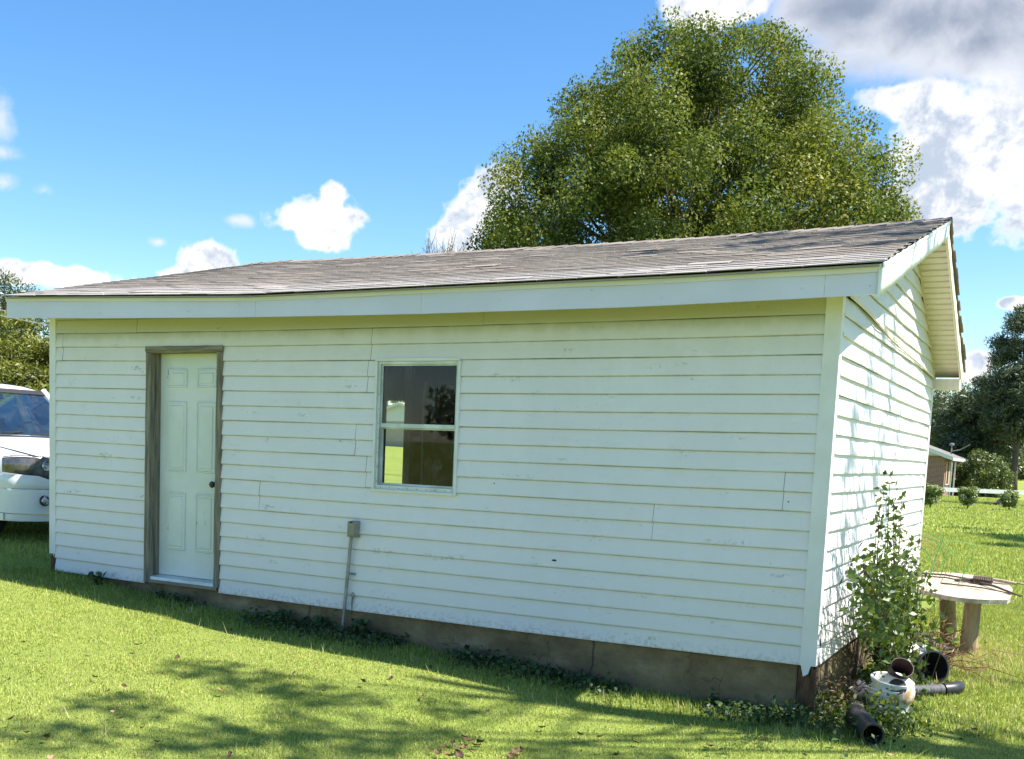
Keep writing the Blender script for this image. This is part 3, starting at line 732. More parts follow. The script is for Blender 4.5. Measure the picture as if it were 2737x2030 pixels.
# ------------------------------------------------------------------ electrical conduit on the front wall
cl = thing('electrical_conduit', gp(3.39, -.05), 'grey metal conduit with weatherproof outlet box fixed to the front siding', 'conduit')
base = Vector(cl.location)
def CB(mb, name, mat, par=cl, **k):
    mb.v = [tuple(Vector(v)-base) for v in mb.v]; return mb.build(name, mat, par, **k)
p0 = hit(745, 1368, 1, -.05); p1 = hit(764, 1168, 1, -.05)
CB(MB().tube([(p0[0], -.05, p0[2]-.08), tuple(p0), tuple(p1)], .0145, 12), 'pipe', 'galvanised', smooth=True)
bx = hit(766, 1152, 1, -.07)
mb = MB(); w0, w1, h = .036, .040, .062; cx, cz = bx[0], bx[2]
mb.hexa([(cx-w0, -.085, cz-h), (cx+w0, -.085, cz-h), (cx+w1, -.015, cz-h-.004), (cx-w1, -.015, cz-h-.004), (cx-w0, -.085, cz+h), (cx+w0, -.085, cz+h), (cx+w1, -.015, cz+h+.004), (cx-w1, -.015, cz+h+.004)])
bo = CB(mb, 'outlet_box', 'box_grey')
CB(MB().hexa([(cx-.031, -.093, cz-.052), (cx+.031, -.093, cz-.052), (cx+.034, -.0855, cz-.056), (cx-.034, -.0855, cz-.056), (cx-.031, -.093, cz+.052), (cx+.031, -.093, cz+.052), (cx+.034, -.0855, cz+.056), (cx-.034, -.0855, cz+.056)]), 'cover', 'box_grey', bo)
CB(MB().box((cx-.010, -.097, cz+.053), (cx+.010, -.086, cz+.064)), 'hinge', 'gasket', bo)
CB(MB().tube([(p1[0], -.05, p1[2]-.004), (p1[0]+.002, -.05, p1[2]+.03)], .019, 12), 'coupling', 'galvanised')
sp = hit(758, 1249, 1, -.05)
mb = MB().tube([(sp[0]-.002, -.05, sp[2]-.009), (sp[0], -.05, sp[2]+.009)], .018, 12); mb.box((sp[0]+.01, -.030, sp[2]-.009), (sp[0]+.05, -.018, sp[2]+.009)); CB(mb, 'strap', 'galvanised')
tg = hit(768, 1300, 1, -.022)
wt = thing('grounding_tag', (tg[0], -.022, tg[2]), 'small grey teardrop metal tag hanging at the foot of the siding by the conduit', 'tag')
mb = MB().lathe([(0, 0), (.016, 0), (.018, .004), (.010, .008), (0, .008)], 14, Matrix.Translation((0, 0, .02)) @ Matrix.Rotation(R(90), 4, 'X') @ Matrix.Diagonal((1, 1.3, 1, 1))); mb.build('disc', 'galvanised', wt)
MB().tube([(0, -.004, .0), (-.008, -.004, -.05), (-.006, -.002, -.16)], [.008, .006, .002], 6).build('tail', 'galvanised', wt)
# things hanging inside, seen through the panes
pbr('pale_cord', (0.55, 0.55, 0.52), None, rough=0.6)
for px, y_, z0, z1, r_, lab in ((916, 1.2, .95, 1.93, .008, 'pale cord hanging straight down behind the window glass'), (943, 1.6, .9, 1.9, .016, 'brown wooden pole leaning upright behind the window glass')):
    p = hit(px, 1000, 1, y_)
    mat = 'pale_cord' if r_ < .01 else 'inside_wood'
    c_o = MB().tube([(p[0], y_, z0-.98), (p[0]+.01, y_, 1.2), (p[0], y_, 1.7), (p[0]+.02, y_, z1)], r_, 8).build('hanging_cord' if r_ < .01 else 'wooden_pole', mat)
    tag(c_o, lab, 'cord' if r_ < .01 else 'pole')
# ================================================================== vegetation
def unit(n): 
    v = RNG.normal(size=(n, 3)); return v/np.linalg.norm(v, axis=1, keepdims=True)
def leaf_cloud(centers, length, width, nrm=None, fold=0.25, droop=0.0, lvar=0.35):
    """folded four-point leaves: base, two sides, tip; returns verts, quads"""
    n = len(centers)
    t = unit(n); t[:, 2] -= droop; t /= np.linalg.norm(t, axis=1, keepdims=True)
    nn = unit(n) if nrm is None else nrm
    b = np.cross(nn, t); bl = np.linalg.norm(b, axis=1, keepdims=True); b /= np.maximum(bl, 1e-6); nn = np.cross(t, b)
    L = (length*(1+lvar*(RNG.random(n)*2-1)))[:, None]; Wd = (width*(1+lvar*(RNG.random(n)*2-1)))[:, None]
    p0 = centers-t*L*.5; p2 = centers+t*L*.5
    p1 = centers-b*Wd*.5+nn*Wd*fold; p3 = centers+b*Wd*.5+nn*Wd*fold
    V = np.stack([p0, p1, p2, p3], 1).reshape(-1, 3)
    q = np.arange(n*4).reshape(n, 4)
    return V, q
def foliage(name, centers, length, width, mat, parent=None, tint=None, nrm=None, fold=0.25, droop=0.0):
    V, q = leaf_cloud(centers, length, width, nrm, fold, droop)
    n = len(centers)
    tn = RNG.random(n) if tint is None else tint
    me = raw_mesh(name, V, quads=q, tint=np.repeat(tn, 4))
    return link(name, me, mat, parent)
leafmat('leaf_oak', [(0, (0.050, 0.076, 0.018)), (0.4, (0.112, 0.148, 0.034)), (0.75, (0.185, 0.212, 0.05)), (1, (0.285, 0.275, 0.08))], 0.34, 0.5, 0.014)
leafmat('leaf_cedar', [(0, (0.045, 0.060, 0.010)), (0.5, (0.15, 0.17, 0.024)), (1, (0.26, 0.26, 0.04))], 0.34, 0.5, 0.03)
leafmat('leaf_pine', [(0, (0.032, 0.055, 0.024)), (0.6, (0.075, 0.105, 0.042)), (1, (0.15, 0.165, 0.06))], 0.20, 0.5, 0.05)
leafmat('leaf_dark', [(0, (0.04, 0.062, 0.015)), (0.6, (0.08, 0.112, 0.025)), (1, (0.14, 0.165, 0.038))], 0.28, 0.45, 0.06)
leafmat('leaf_bush', [(0, (0.045, 0.075, 0.012)), (0.6, (0.10, 0.14, 0.022)), (1, (0.17, 0.20, 0.035))], 0.30, 0.45, 0.05)
leafmat('leaf_privet', [(0, (0.035, 0.070, 0.014)), (0.5, (0.085, 0.135, 0.024)), (1, (0.20, 0.24, 0.035))], 0.42, 0.45, 0.03)
leafmat('leaf_ivy', [(0, (0.022, 0.052, 0.018)), (0.6, (0.05, 0.095, 0.03)), (1, (0.10, 0.15, 0.045))], 0.32, 0.5, 0.025)
leafmat('leaf_dry', [(0, (0.10, 0.055, 0.025)), (0.5, (0.20, 0.12, 0.055)), (1, (0.34, 0.24, 0.12))], 0.25, 0.6, 0.03, (1.1, .9, .5))
leafmat('grass_blade', [(0, (0.14, 0.195, 0.034)), (0.45, (0.325, 0.40, 0.085)), (0.8, (0.49, 0.525, 0.13)), (0.93, (0.45, 0.41, 0.16)), (1, (0.54, 0.45, 0.26))], 0.32, 0.5, 0.02, (1.15, 1.15, .7))
leafmat('rose_leaf', [(0, (0.10, 0.15, 0.03)), (0.80, (0.22, 0.28, 0.06)), (0.81, (0.55, 0.50, 0.42)), (1, (0.62, 0.57, 0.48))], 0.3, 0.5, 0.04)
pbr('bark', (0.12, 0.095, 0.07), (0.06, 0.048, 0.036), 8.0, 0.9, bump=0.8, bscale=20, stretch=(3, 3, .5))
pbr('bark_pale', (0.22, 0.19, 0.16), (0.13, 0.11, 0.09), 8.0, 0.9)
pbr('stem', (0.10, 0.055, 0.03), (0.06, 0.04, 0.022), 20.0, 0.8)
pbr('green_stem', (0.07, 0.10, 0.025), (0.10, 0.09, 0.04), 20.0, 0.7)

def limb(mb, a, b, r0, r1, bend=0.12, n=5, seg=6):
    a = np.array(a, float); b = np.array(b, float); L = np.linalg.norm(b-a); off = RNG.normal(size=3)*L*bend
    pts = [a+(b-a)*u+off*math.sin(u*math.pi)*.6+np.array([0, 0, -L*.06*math.sin(u*math.pi)]) for u in np.linspace(0, 1, n)]
    mb.tube(pts, [r0+(r1-r0)*u for u in np.linspace(0, 1, n)], seg)
def noise3(P, s, seed):
    r = np.random.default_rng(seed); v = np.zeros(len(P))
    for i in range(6):
        d = r.normal(size=3); d /= np.linalg.norm(d); v += np.sin(P@d*s*(1+.35*i)+r.random()*6.3)
    return v/6
def tree(name, base, prof, label, mat, nclump, per, clump_r, leaf, trunk_r, fork, group=None, hole=-9, seed=1, shell=0.5, bark='bark', flat=0.8, nlimb=60, tint_bias=0.0, droop=0.0, lean=(0, 0), branch_to=1.0, cat='tree', wobble=1.0):
    """prof: list of (height, radius) of the crown outline above the base"""
    root = thing(name, base, label, cat, group)
    hs = np.array([p[0] for p in prof]); rs_ = np.array([p[1] for p in prof])
    C = []
    while len(C) < nclump:
        h = RNG.uniform(hs[0], hs[-1], 400); rr = np.interp(h, hs, rs_)
        keep = RNG.random(400) < (rr/rs_.max())**1.6+.02
        h, rr = h[keep], rr[keep]; u = RNG.random(len(h))**shell; th = RNG.random(len(h))*2*math.pi
        wob = 1+wobble*(.05*np.sin(3*th+h*1.3+seed)+.05*np.sin(5*th-h*2.1))
        P = np.stack([np.cos(th)*rr*u*wob+lean[0]*h/hs[-1], np.sin(th)*rr*u*wob+lean[1]*h/hs[-1], h], -1)
        nz_ = noise3(P, 1.1*4/max(rs_.max(), 1), seed)
        C += list(P[nz_ > hole])
    C = np.array(C[:nclump])
    mb = MB()
    top = hs[-1]*branch_to
    pts = [(lean[0]*u+.10*math.sin(u*5+seed)*trunk_r*4*u, lean[1]*u+.1*math.cos(u*4)*trunk_r*3*u, top*u) for u in np.linspace(-.02, 1, 9)]
    rad = [trunk_r*(1.35 if i == 0 else 1)*(1-.93*(i/8)**.8) for i in range(9)]
    mb.tube(pts, rad, 10)
    sel = RNG.choice(len(C), min(nlimb, len(C)), replace=False)
    for i in sel:
        c = C[i]; h0 = max(fork, min(top*.93, c[2]-np.hypot(c[0], c[1])*RNG.uniform(.5, 1.0))); u = h0/top
        a = np.array([np.interp(u, np.linspace(-.02, 1, 9), [p[k] for p in pts]) for k in range(3)])
        r0 = max(.018, trunk_r*(1-.9*u)*.42)
        limb(mb, a, c, r0, .010, .10, 6, 5)
    mb.build('trunk', bark, root, smooth='all')
    cr = clump_r*(.65+.7*RNG.random(nclump))
    idx = RNG.choice(nclump, nclump*per, p=(cr**2)/np.sum(cr**2))
    d = unit(len(idx))*(RNG.random(len(idx))**.42)[:, None]
    d[:, 2] *= flat
    P = C[idx]+d*cr[idx][:, None]
    ctint = np.clip(RNG.normal(.48, .20, nclump), .05, .95)
    tn = np.clip(ctint[idx]+RNG.normal(0, .17, len(idx))+tint_bias, 0, 1)
    nr = d+unit(len(idx))*.42+np.array([0, 0, .40]); nr /= np.linalg.norm(nr, axis=1, keepdims=True)
    foliage('crown', P, leaf[0], leaf[1], mat, root, tn, nr, .2, droop)
    return root

# big rounded oak behind the garage
ob = atd(1436, 1010, 26); ob[2] = float(gz(ob[0], ob[1]))
hz = -ob[2]
tree('oak_tree', tuple(ob), [(1.8+hz, 2.0), (2.6+hz, 4.0), (4+hz, 4.9), (6.2+hz, 5.0), (7.2+hz, 4.7), (8.3+hz, 4.0), (9.2+hz, 3.4), (10.0+hz, 2.7), (10.65+hz, 1.75), (11.05+hz, .6)],
     'large rounded olive green oak rising behind the garage roof', 'leaf_oak', 900, 430, .50, (.085, .048), .34, 1.6, seed=4, hole=-.9, shell=.44, wobble=.35, nlimb=200, lean=(.55, .35), flat=1.0)

# trees at the left, beyond the car
for px, d, top, r, lab in ((-35, 29, 690, 2.3, 'yellow green cedar behind the car, the one with the broad low skirt'), (52, 31, 668, 2.0, 'yellow green cedar behind the car roof, under the power lines'), (128, 30, 700, 2.1, 'yellow green cedar standing close beyond the garage corner')):
    b0 = atd(px, 960, d); b0[2] = float(gz(b0[0], b0[1])); h = atd(px, top, d)[2]-b0[2]
    tree('cedar_tree', tuple(b0), [(.0, r), (h*.3, r*.98), (h*.55, r*.8), (h*.8, r*.45), (h, .12)], lab, 'leaf_cedar', 170, 190, .40, (.15, .045), .16, .2, 'cedars beyond the car', seed=int(px+99), shell=.4, nlimb=20, flat=.6, droop=-.3)
b0 = atd(14, 960, 44); b0[2] = float(gz(b0[0], b0[1])); h = atd(14, 596, 44)[2]-b0[2]
tree('pine_tree', tuple(b0), [(h*.3, 1.2), (h*.5, 2.0), (h*.75, 1.8), (h*.92, 1.1), (h, .3)], 'taller dull green pine showing above the cedars', 'leaf_dark', 110, 150, .55, (.20, .05), .2, h*.3, seed=8, shell=.5, nlimb=30)
for px, d, top, lab in ((70, 46, 622, 'thin leafless sapling top beside the taller pine'), (888, 40, 505, 'bare branched tree top just clearing the garage ridge')):
    b0 = atd(px, 1000, d); b0[2] = float(gz(b0[0], b0[1])); h = atd(px, top, d)[2]-b0[2]
    b0 = b0+CR*(.9 if px > 500 else 0); root = thing('bare_tree', tuple(b0), lab, 'tree'); mb = MB(); mb.tube([(0, 0, -.1), (.1, 0, h*.4), (0, .1, h*.72)], [.16, .12, .07], 8); mb.build('trunk', 'bark_pale', root, smooth='all')
    mb = MB()
    for i in range(46 if px > 500 else 14):
        a = np.array([0, .05, h*RNG.uniform(.55, .72)]); th = RNG.uniform(0, 6.3); sp = RNG.uniform(.3, 1.5) * (1 if px > 500 else .5)
        e = np.array([math.cos(th)*sp, math.sin(th)*sp, h*RNG.uniform(.86, 1.0)-sp*.16]); limb(mb, a, e, .035, .007, .08, 6, 4)
        for k in range(6):
            s0 = a+(e-a)*RNG.uniform(.35, .9); limb(mb, s0, s0+np.array([RNG.normal()*.25, RNG.normal()*.25, RNG.uniform(.15, .6)]), .012, .005, .1, 3, 3)
    mb.build('branch_crown', 'bark_pale', root)

# far trees on the right
def far_tree(name, px, d, top, prof, lab, mat, nc, per, cr_, leaf, tr, forkf, **k):
    b0 = atd(px, 1040, d); b0[2] = float(gz(b0[0], b0[1])); h = atd(px, top, d)[2]-b0[2]
    return tree(name, tuple(b0), [(a*h, r) for a, r in prof], lab, mat, nc, per, cr_, leaf, tr, forkf*h, **k)
far_tree('pine_tree', 2205, 74, 660, [(.30, 1.2), (.42, 2.4), (.55, 2.6), (.66, 1.8), (.78, 1.8), (.9, 1.2), (1, .3)], 'tall dark pine with a bare straight trunk beside the round bush', 'leaf_pine', 230, 170, .75, (.34, .06), .26, .34, seed=21, hole=-.2, shell=.6, nlimb=60, group='pines beyond the fence', flat=.6)
far_tree('pine_tree', 2132, 79, 800, [(.20, 1.5), (.30, 3.0), (.6, 3.3), (.8, 2.2), (1, .3)], 'dense dark pine standing between the round bush and the brick house', 'leaf_pine', 170, 190, .8, (.34, .07), .2, .2, seed=22, hole=-.3, shell=.55, nlimb=40, group='pines beyond the fence', flat=.6)
far_tree('broadleaf_tree', 2062, 92, 838, [(.1, 2.6), (.35, 3.8), (.7, 3.2), (1, .6)], 'loose pale green tree showing sky through it behind the brick house', 'leaf_bush', 110, 90, .75, (.22, .10), .22, .2, seed=23, hole=-.05, nlimb=60)
far_tree('evergreen_tree', 2028, 84, 840, [(.02, 3.4), (.4, 3.3), (.75, 2.2), (1, .5)], 'thick dark evergreen right behind the brick house roof', 'leaf_dark', 130, 130, .8, (.30, .06), .22, .1, seed=24, nlimb=20)
far_tree('evergreen_tree', 2232, 96, 885, [(.02, 4.0), (.5, 4.0), (1, .8)], 'broad dark evergreen far behind the tall pine trunk', 'leaf_dark', 120, 120, .9, (.3, .09), .2, .1, seed=25, nlimb=20)
far_tree('evergreen_tree', 2095, 100, 900, [(.02, 5.0), (.5, 4.6), (1, .8)], 'broad evergreen far behind the round bush', 'leaf_dark', 130, 120, .9, (.3, .09), .2, .1, seed=26, nlimb=20)
far_tree('evergreen_tree', 1975, 95, 880, [(.02, 5.0), (.5, 4.6), (1, .8)], 'broad evergreen behind the far end of the brick house', 'leaf_dark', 120, 110, .9, (.3, .09), .2, .1, seed=27, nlimb=20)
far_tree('round_bush', 2141, 69, 985, [(.0, 1.2), (.2, 1.55), (.55, 1.65), (.85, 1.15), (1, .4)], 'big rounded clipped green bush under the tall pine', 'leaf_bush', 150, 120, .36, (.16, .05), .10, .1, seed=28, shell=.35, nlimb=10, cat='bush')
far_tree('low_bush', 2085, 70, 1020, [(.0, .9), (.5, .9), (1, .2)], 'small yellow green shrub between the brick house and round bush', 'leaf_cedar', 40, 90, .3, (.14, .05), .06, .1, seed=29, shell=.4, nlimb=6, cat='bush')
# a wood closing the far horizon all round
mb_c = []
for i in range(230):
    th = RNG.uniform(-math.pi, math.pi); r = RNG.uniform(150, 190)
    if abs(th-1.9) < .0: continue
    hh = RNG.uniform(5, 9.5); c0 = np.array([8+r*math.cos(th), r*math.sin(th), float(gz(8+r*math.cos(th), r*math.sin(th)))])
    k = 300; u = unit(k)*(RNG.random(k)**.4)[:, None]; mb_c.append(c0+np.array([0, 0, hh*.5])+u*np.array([5.5, 5.5, hh*.5]))
P = np.concatenate(mb_c); far_wood = foliage('far_wood', P, 1.15, .7, 'leaf_dark'); tag(far_wood, 'hazy line of distant woods closing the horizon', 'woods', kind='stuff')

# shade trees standing out of the picture on the right; their limbs throw the dappled shade
def shade_tree(base, targets, lab, trunk_r=.28, leafsz=(.16, .09), per=300):
    root = thing('shade_tree', base, lab, 'tree', 'trees to the right of the garage')
    B = np.array(base); mb = MB(); cs = []; rr = []
    for (x, y, z), h, r in targets:
        c = np.array([x, y, z])+SUN/SUN[2]*(h-z); cs.append(c-B); rr.append(r)
    cs = np.array(cs); ht = cs[:, 2].max()
    mb.tube([(0, 0, -.2), (.05, .05, ht*.35), (-.1, .1, ht*.7), (-.1, 0, ht)], [trunk_r*1.3, trunk_r, trunk_r*.6, .05], 10)
    for c in cs:
        h0 = min(ht*.9, max(ht*.28, c[2]-np.hypot(c[0], c[1])*.7)); limb(mb, (0, 0, h0), c, trunk_r*.12, .004, .06, 6, 6)
    mb.build('trunk', 'bark', root, smooth='all')
    P = []
    for c, r in zip(cs, rr):
        k = int(per*(r/.6)**2); u = unit(k)*(RNG.random(k)**.45)[:, None]; P.append(c+u*np.array([r, r, r*.7]))
    P = np.concatenate(P); foliage('crown', P, leafsz[0], leafsz[1], 'leaf_oak', root)
    return root
G3 = lambda px, py, z=-.31: tuple(hit(px, py, 2, z))
tg_ = []
for px, py, r in ((430, 1478, .36), (560, 1505, .42), (690, 1532, .42), (250, 1560, .36), (850, 1600, .42), (600, 1600, .5), (120, 1620, .4), (980, 1545, .24), (1230, 1628, .36), (1420, 1640, .3), (420, 1625, .42), (760, 1640, .36)):
    tg_.append((G3(px, py), RNG.uniform(9, 12), r))
for px, py, r in ((1985, 1600, .20), (2080, 1610, .30), (2180, 1600, .26), (2225, 1645, .3)):
    tg_.append((G3(px, py, -.33), RNG.uniform(8, 10), r))
for x, y, z_, r in ((7.25, 2.7, 3.37, .34), (6.7, 2.3, 3.25, .36), (6.1, 1.9, 3.1, .34), (7.25, 1.8, 3.1, .34), (6.6, 1.2, 2.95, .30), (5.3, 1.5, 3.02, .26), (7.2, .9, 2.86, .24), (5.9, 2.7, 3.3, .3)):
    tg_.append(((x, y, z_), RNG.uniform(7, 9), r))
shade_tree(gp(12.6, .4), tg_, 'spreading leafy tree standing on the lawn to the right of the garage', .30, per=190)
# loose sprays of twigs for the soft streaks on the gable wall
tg_ = [((7.19, y, z_), RNG.uniform(6.5, 9), r*1.25) for y, z_, r in ((.7, 1.5, .22), (1.3, 1.9, .20), (1.2, .9, .20), (1.9, 1.3, .22), (2.3, 1.9, .22), (2.6, .9, .16), (.6, .7, .14), (1.7, 2.3, .16), (2.9, 1.6, .14), (2.2, 2.5, .14))]
shade_tree(gp(13.4, 3.2), tg_, 'slender young tree standing beyond the spreading one beside the garage', .05, (.11, .06), 400)
tg_ = [(G3(px, py, -.34), RNG.uniform(8, 11), r) for px, py, r in ((2105, 1150, .6), (2165, 1163, .8), (2215, 1172, .9), (2190, 1186, .6), (2290, 1180, 1.2))]
shade_tree(gp(15.5, 26), tg_, 'tree shading the middle of the side lawn', .25, (.22, .13), 220)
tg_ = [((x, y, -.3), RNG.uniform(8, 12), 1.0) for x, y in ((3.6, 53.5), (5.2, 54.5), (6.8, 54), (8.5, 53), (2.2, 55), (4.4, 56.5))]
shade_tree(gp(15.5, 57), tg_, 'tree shading the lawn along the white fence', .28, (.3, .18), 160)

# ------------------------------------------------------------------ grass
def grass(name, lab, n, rect, hmin, hmax, wd, test=None, mat='grass_blade', dry=0.0, tshift=0.0, lean=.75, lim=(-420, 2700, 2150), fine=False):
    x = RNG.uniform(rect[0], rect[1], n); y = RNG.uniform(rect[2], rect[3], n)
    keep = ~((x > -.08) & (x < 7.19) & (y > 0.005) & (y < 5.28))
    if test is not None: keep &= test(x, y)
    pr = proj(np.stack([x, y, gz(x, y)], -1)); keep &= (pr[:, 2] > .3) & (pr[:, 0] > lim[0]) & (pr[:, 0] < lim[1]) & (pr[:, 1] < lim[2])
    x, y = x[keep], y[keep]; n = len(x); z = gz(x, y)
    pn = noise3(np.stack([x, y, 0*x], -1), 3.0, 77); pn2 = noise3(np.stack([x, y, 0*x], -1), 9.0, 78)
    h = RNG.uniform(hmin, hmax, n)*(1+.35*pn+.2*pn2); th = RNG.uniform(0, 2*math.pi, n); l = np.abs(RNG.normal(0, lean, n))
    d = np.stack([np.cos(th), np.sin(th), 0*th], -1); b = np.stack([-np.sin(th), np.cos(th), 0*th], -1)*(wd*RNG.uniform(.6, 1.3, n)/2)[:, None]
    p = np.stack([x, y, z-.004], -1); up = np.array([0, 0, 1.])
    c1 = np.cos(np.minimum(l, 1.35)); s1 = np.sin(np.minimum(l, 1.35))
    m_ = p+d*(h*s1*.45)[:, None]+up*(h*.55*np.maximum(c1, .35))[:, None]
    tp = p+d*(h*s1*1.05)[:, None]+up*(h*np.maximum(c1, .22))[:, None]
    if fine:
        V = np.stack([p-b, p+b, m_+b*.9, tp], 1).reshape(-1, 3); i0 = np.arange(n)*4; nv = 4
        T = np.stack([np.stack([i0, i0+1, i0+2], -1), np.stack([i0, i0+2, i0+3], -1)], 1).reshape(-1, 3)
    else:
        V = np.stack([p-b, p+b, tp], 1).reshape(-1, 3); nv = 3; T = np.arange(n*3).reshape(-1, 3)
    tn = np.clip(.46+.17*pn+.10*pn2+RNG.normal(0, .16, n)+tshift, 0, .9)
    dr = RNG.random(n) < (.05+dry+.10*np.clip(pn2, 0, 1)+.22*np.clip(noise3(np.stack([x, y, 0*x], -1), 1.7, 79)-.25, 0, 1)); tn[dr] = RNG.uniform(.9, 1, dr.sum())
    me = raw_mesh(name, V, tris=T, tint=np.repeat(tn, nv))
    o = link(name, me, mat); tag(o, lab, 'grass', kind='stuff'); return o
vis = lambda x, y: (proj(np.stack([x, y, gz(x, y)], -1))[:, 0] > -250) & (proj(np.stack([x, y, gz(x, y)], -1))[:, 1] < 1850)
grass('grass', 'short mown green lawn grass in front of the garage', 820000, (-4.5, 9.2, -5.2, .35), .012, .029, .0060, vis, lean=1.2, fine=True)
grass('grass', 'mown lawn grass around the open front yard', 270000, (-12, 11, -6.8, .3), .02, .05, .015, lambda x, y: ~vis(x, y), lean=1.0, lim=(-2400, 3600, 5000))
near_wall = lambda x, y: (RNG.random(len(x)) < np.exp(-np.abs(y+.05)/.22))
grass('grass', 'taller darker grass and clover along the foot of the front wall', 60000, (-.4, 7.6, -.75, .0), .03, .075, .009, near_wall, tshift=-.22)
grass('grass', 'lawn grass between the parked car and the garage corner', 170000, (-14, -.08, .3, 9), .03, .065, .014, None, lim=(-2400, 2700, 5000))
grass('grass', 'lawn grass beside the gable end of the garage', 170000, (7.19, 10, .3, 9), .03, .06, .012, None)
grass('grass', 'open side lawn stretching towards the fence', 150000, (3, 12.5, 9, 24), .04, .08, .021, None)
grass('grass', 'far side lawn around the white fence', 90000, (-1, 13, 24, 66), .05, .10, .045, None, tshift=.03)
dry_zone = lambda x, y: RNG.random(len(x)) < np.exp(-((x-8.0)/.30)**2-((y-3.2)/.9)**2)+.6*np.exp(-((x-7.7)/.3)**2-((y-4.0)/.6)**2)
grass('dry_grass', 'patch of straw coloured dead grass around the tilted table legs', 16000, (7.3, 9, 1.8, 5.2), .03, .12, .008, dry_zone, dry=.85)
# seed stalks standing above the mown grass
grass('seed_stalks', 'scattered taller pale grass stalks in the lawn', 500, (-1, 8.8, -3.4, -.1), .08, .15, .005, vis, dry=.4, lean=.45)

# ------------------------------------------------------------------ fallen leaves
pbr('dead_leaf', (0.145, 0.075, 0.034), (0.08, 0.042, 0.02), 30.0, 0.75, rand=.45)
pbr('pale_leaf', (0.42, 0.30, 0.16), (0.30, 0.18, 0.08), 30.0, 0.7, rand=.35)
def leaf_mesh(seed):
    r = random.Random(seed); rows_ = []
    for i in range(6):
        u = i/5; wd = (.004+.034*math.sin(min(1, u*1.05)*math.pi)**.8)*(1+.25*math.sin(u*19+seed)); rows_.append([((u-.5)*.105, wd*v, .012*abs(v)**1.5+.018*(u-.5)**2*4*r.uniform(.5, 1.3)+.004*math.sin(v*4+u*7)) for v in (-1, -.5, 0, .5, 1)])
    return MB().grid(rows_)
lv = [leaf_mesh(i) for i in range(3)]
lme = []
lspots = [(x, y, 'pale_leaf' if random.random() < .35 else 'dead_leaf') for x, y in ((90, 1415), (190, 1425), (300, 1400), (385, 1428), (270, 1490), (235, 1500), (50, 1395), (20, 1475), (245, 1545), (260, 1560), (205, 1470), (310, 1580), (100, 1600), (55, 1590), (25, 1560), (340, 1610), (110, 1645), (500, 1640), (480, 1500), (640, 1462), (705, 1500), (790, 1480), (690, 1445), (1305, 1600), (1262, 1595), (1180, 1580), (1420, 1585), (1545, 1620), (1660, 1605), (1340, 1640), (1385, 1612), (1060, 1545), (920, 1510), (850, 1475), (2080, 1540), (1990, 1600), (2120, 1585), (1940, 1640), (1750, 1640), (1840, 1625))]
lspots += [(x, y, 'dead_leaf') for x, y in ((965, 1622), (985, 1612), (1005, 1625), (1020, 1608), (1035, 1618), (955, 1635), (975, 1640), (1000, 1640), (1025, 1632), (1045, 1612), (990, 1628), (1010, 1600), (1120, 1636), (1132, 1630), (1115, 1642), (940, 1628))]
for i, (px, py, mt) in enumerate(lspots):
    p = hit(px, py, 2, -.30); zz = float(gz(p[0], p[1])); p = hit(px, py, 2, zz+.04)
    pile = i >= 40
    key = (i % 3, mt, pile)
    src = [o for k_, o in lme if k_ == key]
    if not src:
        o = MB(); o.v = list(lv[i % 3].v); o.f = list(lv[i % 3].f); o = o.build('dead_leaf', mt, None, smooth='all', fix=False); lme.append((key, o))
    else:
        o = src[0].copy(); COL.objects.link(o)
    if pile: tag(o, 'curled brown leaf in the small heap of dead leaves on the lawn', 'leaf', 'leaves heaped together on the lawn')
    else: tag(o, ('pale tan' if mt == 'pale_leaf' else 'dark brown')+' dead leaf lying singly on the mown lawn', 'leaf', 'single dead leaves scattered on the lawn')
    s = random.uniform(.6, 1.1)*(.62 if pile else .5)
    o.location = (p[0], p[1], zz+.030); o.rotation_euler = (random.uniform(-.5, .5), random.uniform(-.5, .5), random.uniform(0, 6.3)); o.scale = (s, s, s)

# ------------------------------------------------------------------ weeds and shrubs at the walls
def weed(name, base, lab, cat, n, r, h, leaf, mat, group=None, stems=7):
    root = thing(name, base, lab, cat, group); mb = MB(); tips = []
    for i in range(stems):
        th = RNG.uniform(0, 6.3); e = np.array([math.cos(th)*r*RNG.uniform(.3, 1), math.sin(th)*r*RNG.uniform(.3, 1)*.8, h*RNG.uniform(.5, 1)]); tips.append(e); limb(mb, (0, 0, -.02), e, .004, .0015, .15, 4, 4)
    mb.build('stem', 'green_stem', root); tips = np.array(tips)
    k = RNG.integers(0, stems, n); u = RNG.random(n)**.6; P = tips[k]*u[:, None]+RNG.normal(0, r*.16, (n, 3)); P[:, 2] = np.maximum(P[:, 2], .008)
    nr = unit(n)*.5+np.array([0, -.35, .8]); nr /= np.linalg.norm(nr, axis=1, keepdims=True)
    foliage('leaves', P, leaf[0], leaf[1], mat, root, None, nr, .12)
    return root
def on_wall_base(px, dy=-.10):
    for _ in range(1):
        p = hit(px, 1300, 1, dy)
    return gp(p[0], dy)
for px, n, r, h, lab in ((213, 60, .12, .13, 'broad leaved weed growing against the siding left of the door'), (352, 40, .10, .10, 'low dark weed in front of the door sill'), (396, 50, .12, .10, 'creeping weed below the right door casing'), (618, 60, .13, .14, 'leafy weed against the foundation left of the conduit'), (700, 70, .13, .16, 'vine clump at the left foot of the metal conduit'), (778, 80, .14, .20, 'vine clump at the right foot of the metal conduit'), (1010, 50, .12, .10, 'small ivy clump against the cracked foundation')):
    weed('weed', on_wall_base(px), lab, 'weed', n, r, h, (.055, .045), 'leaf_ivy', 'weeds along the front foundation')
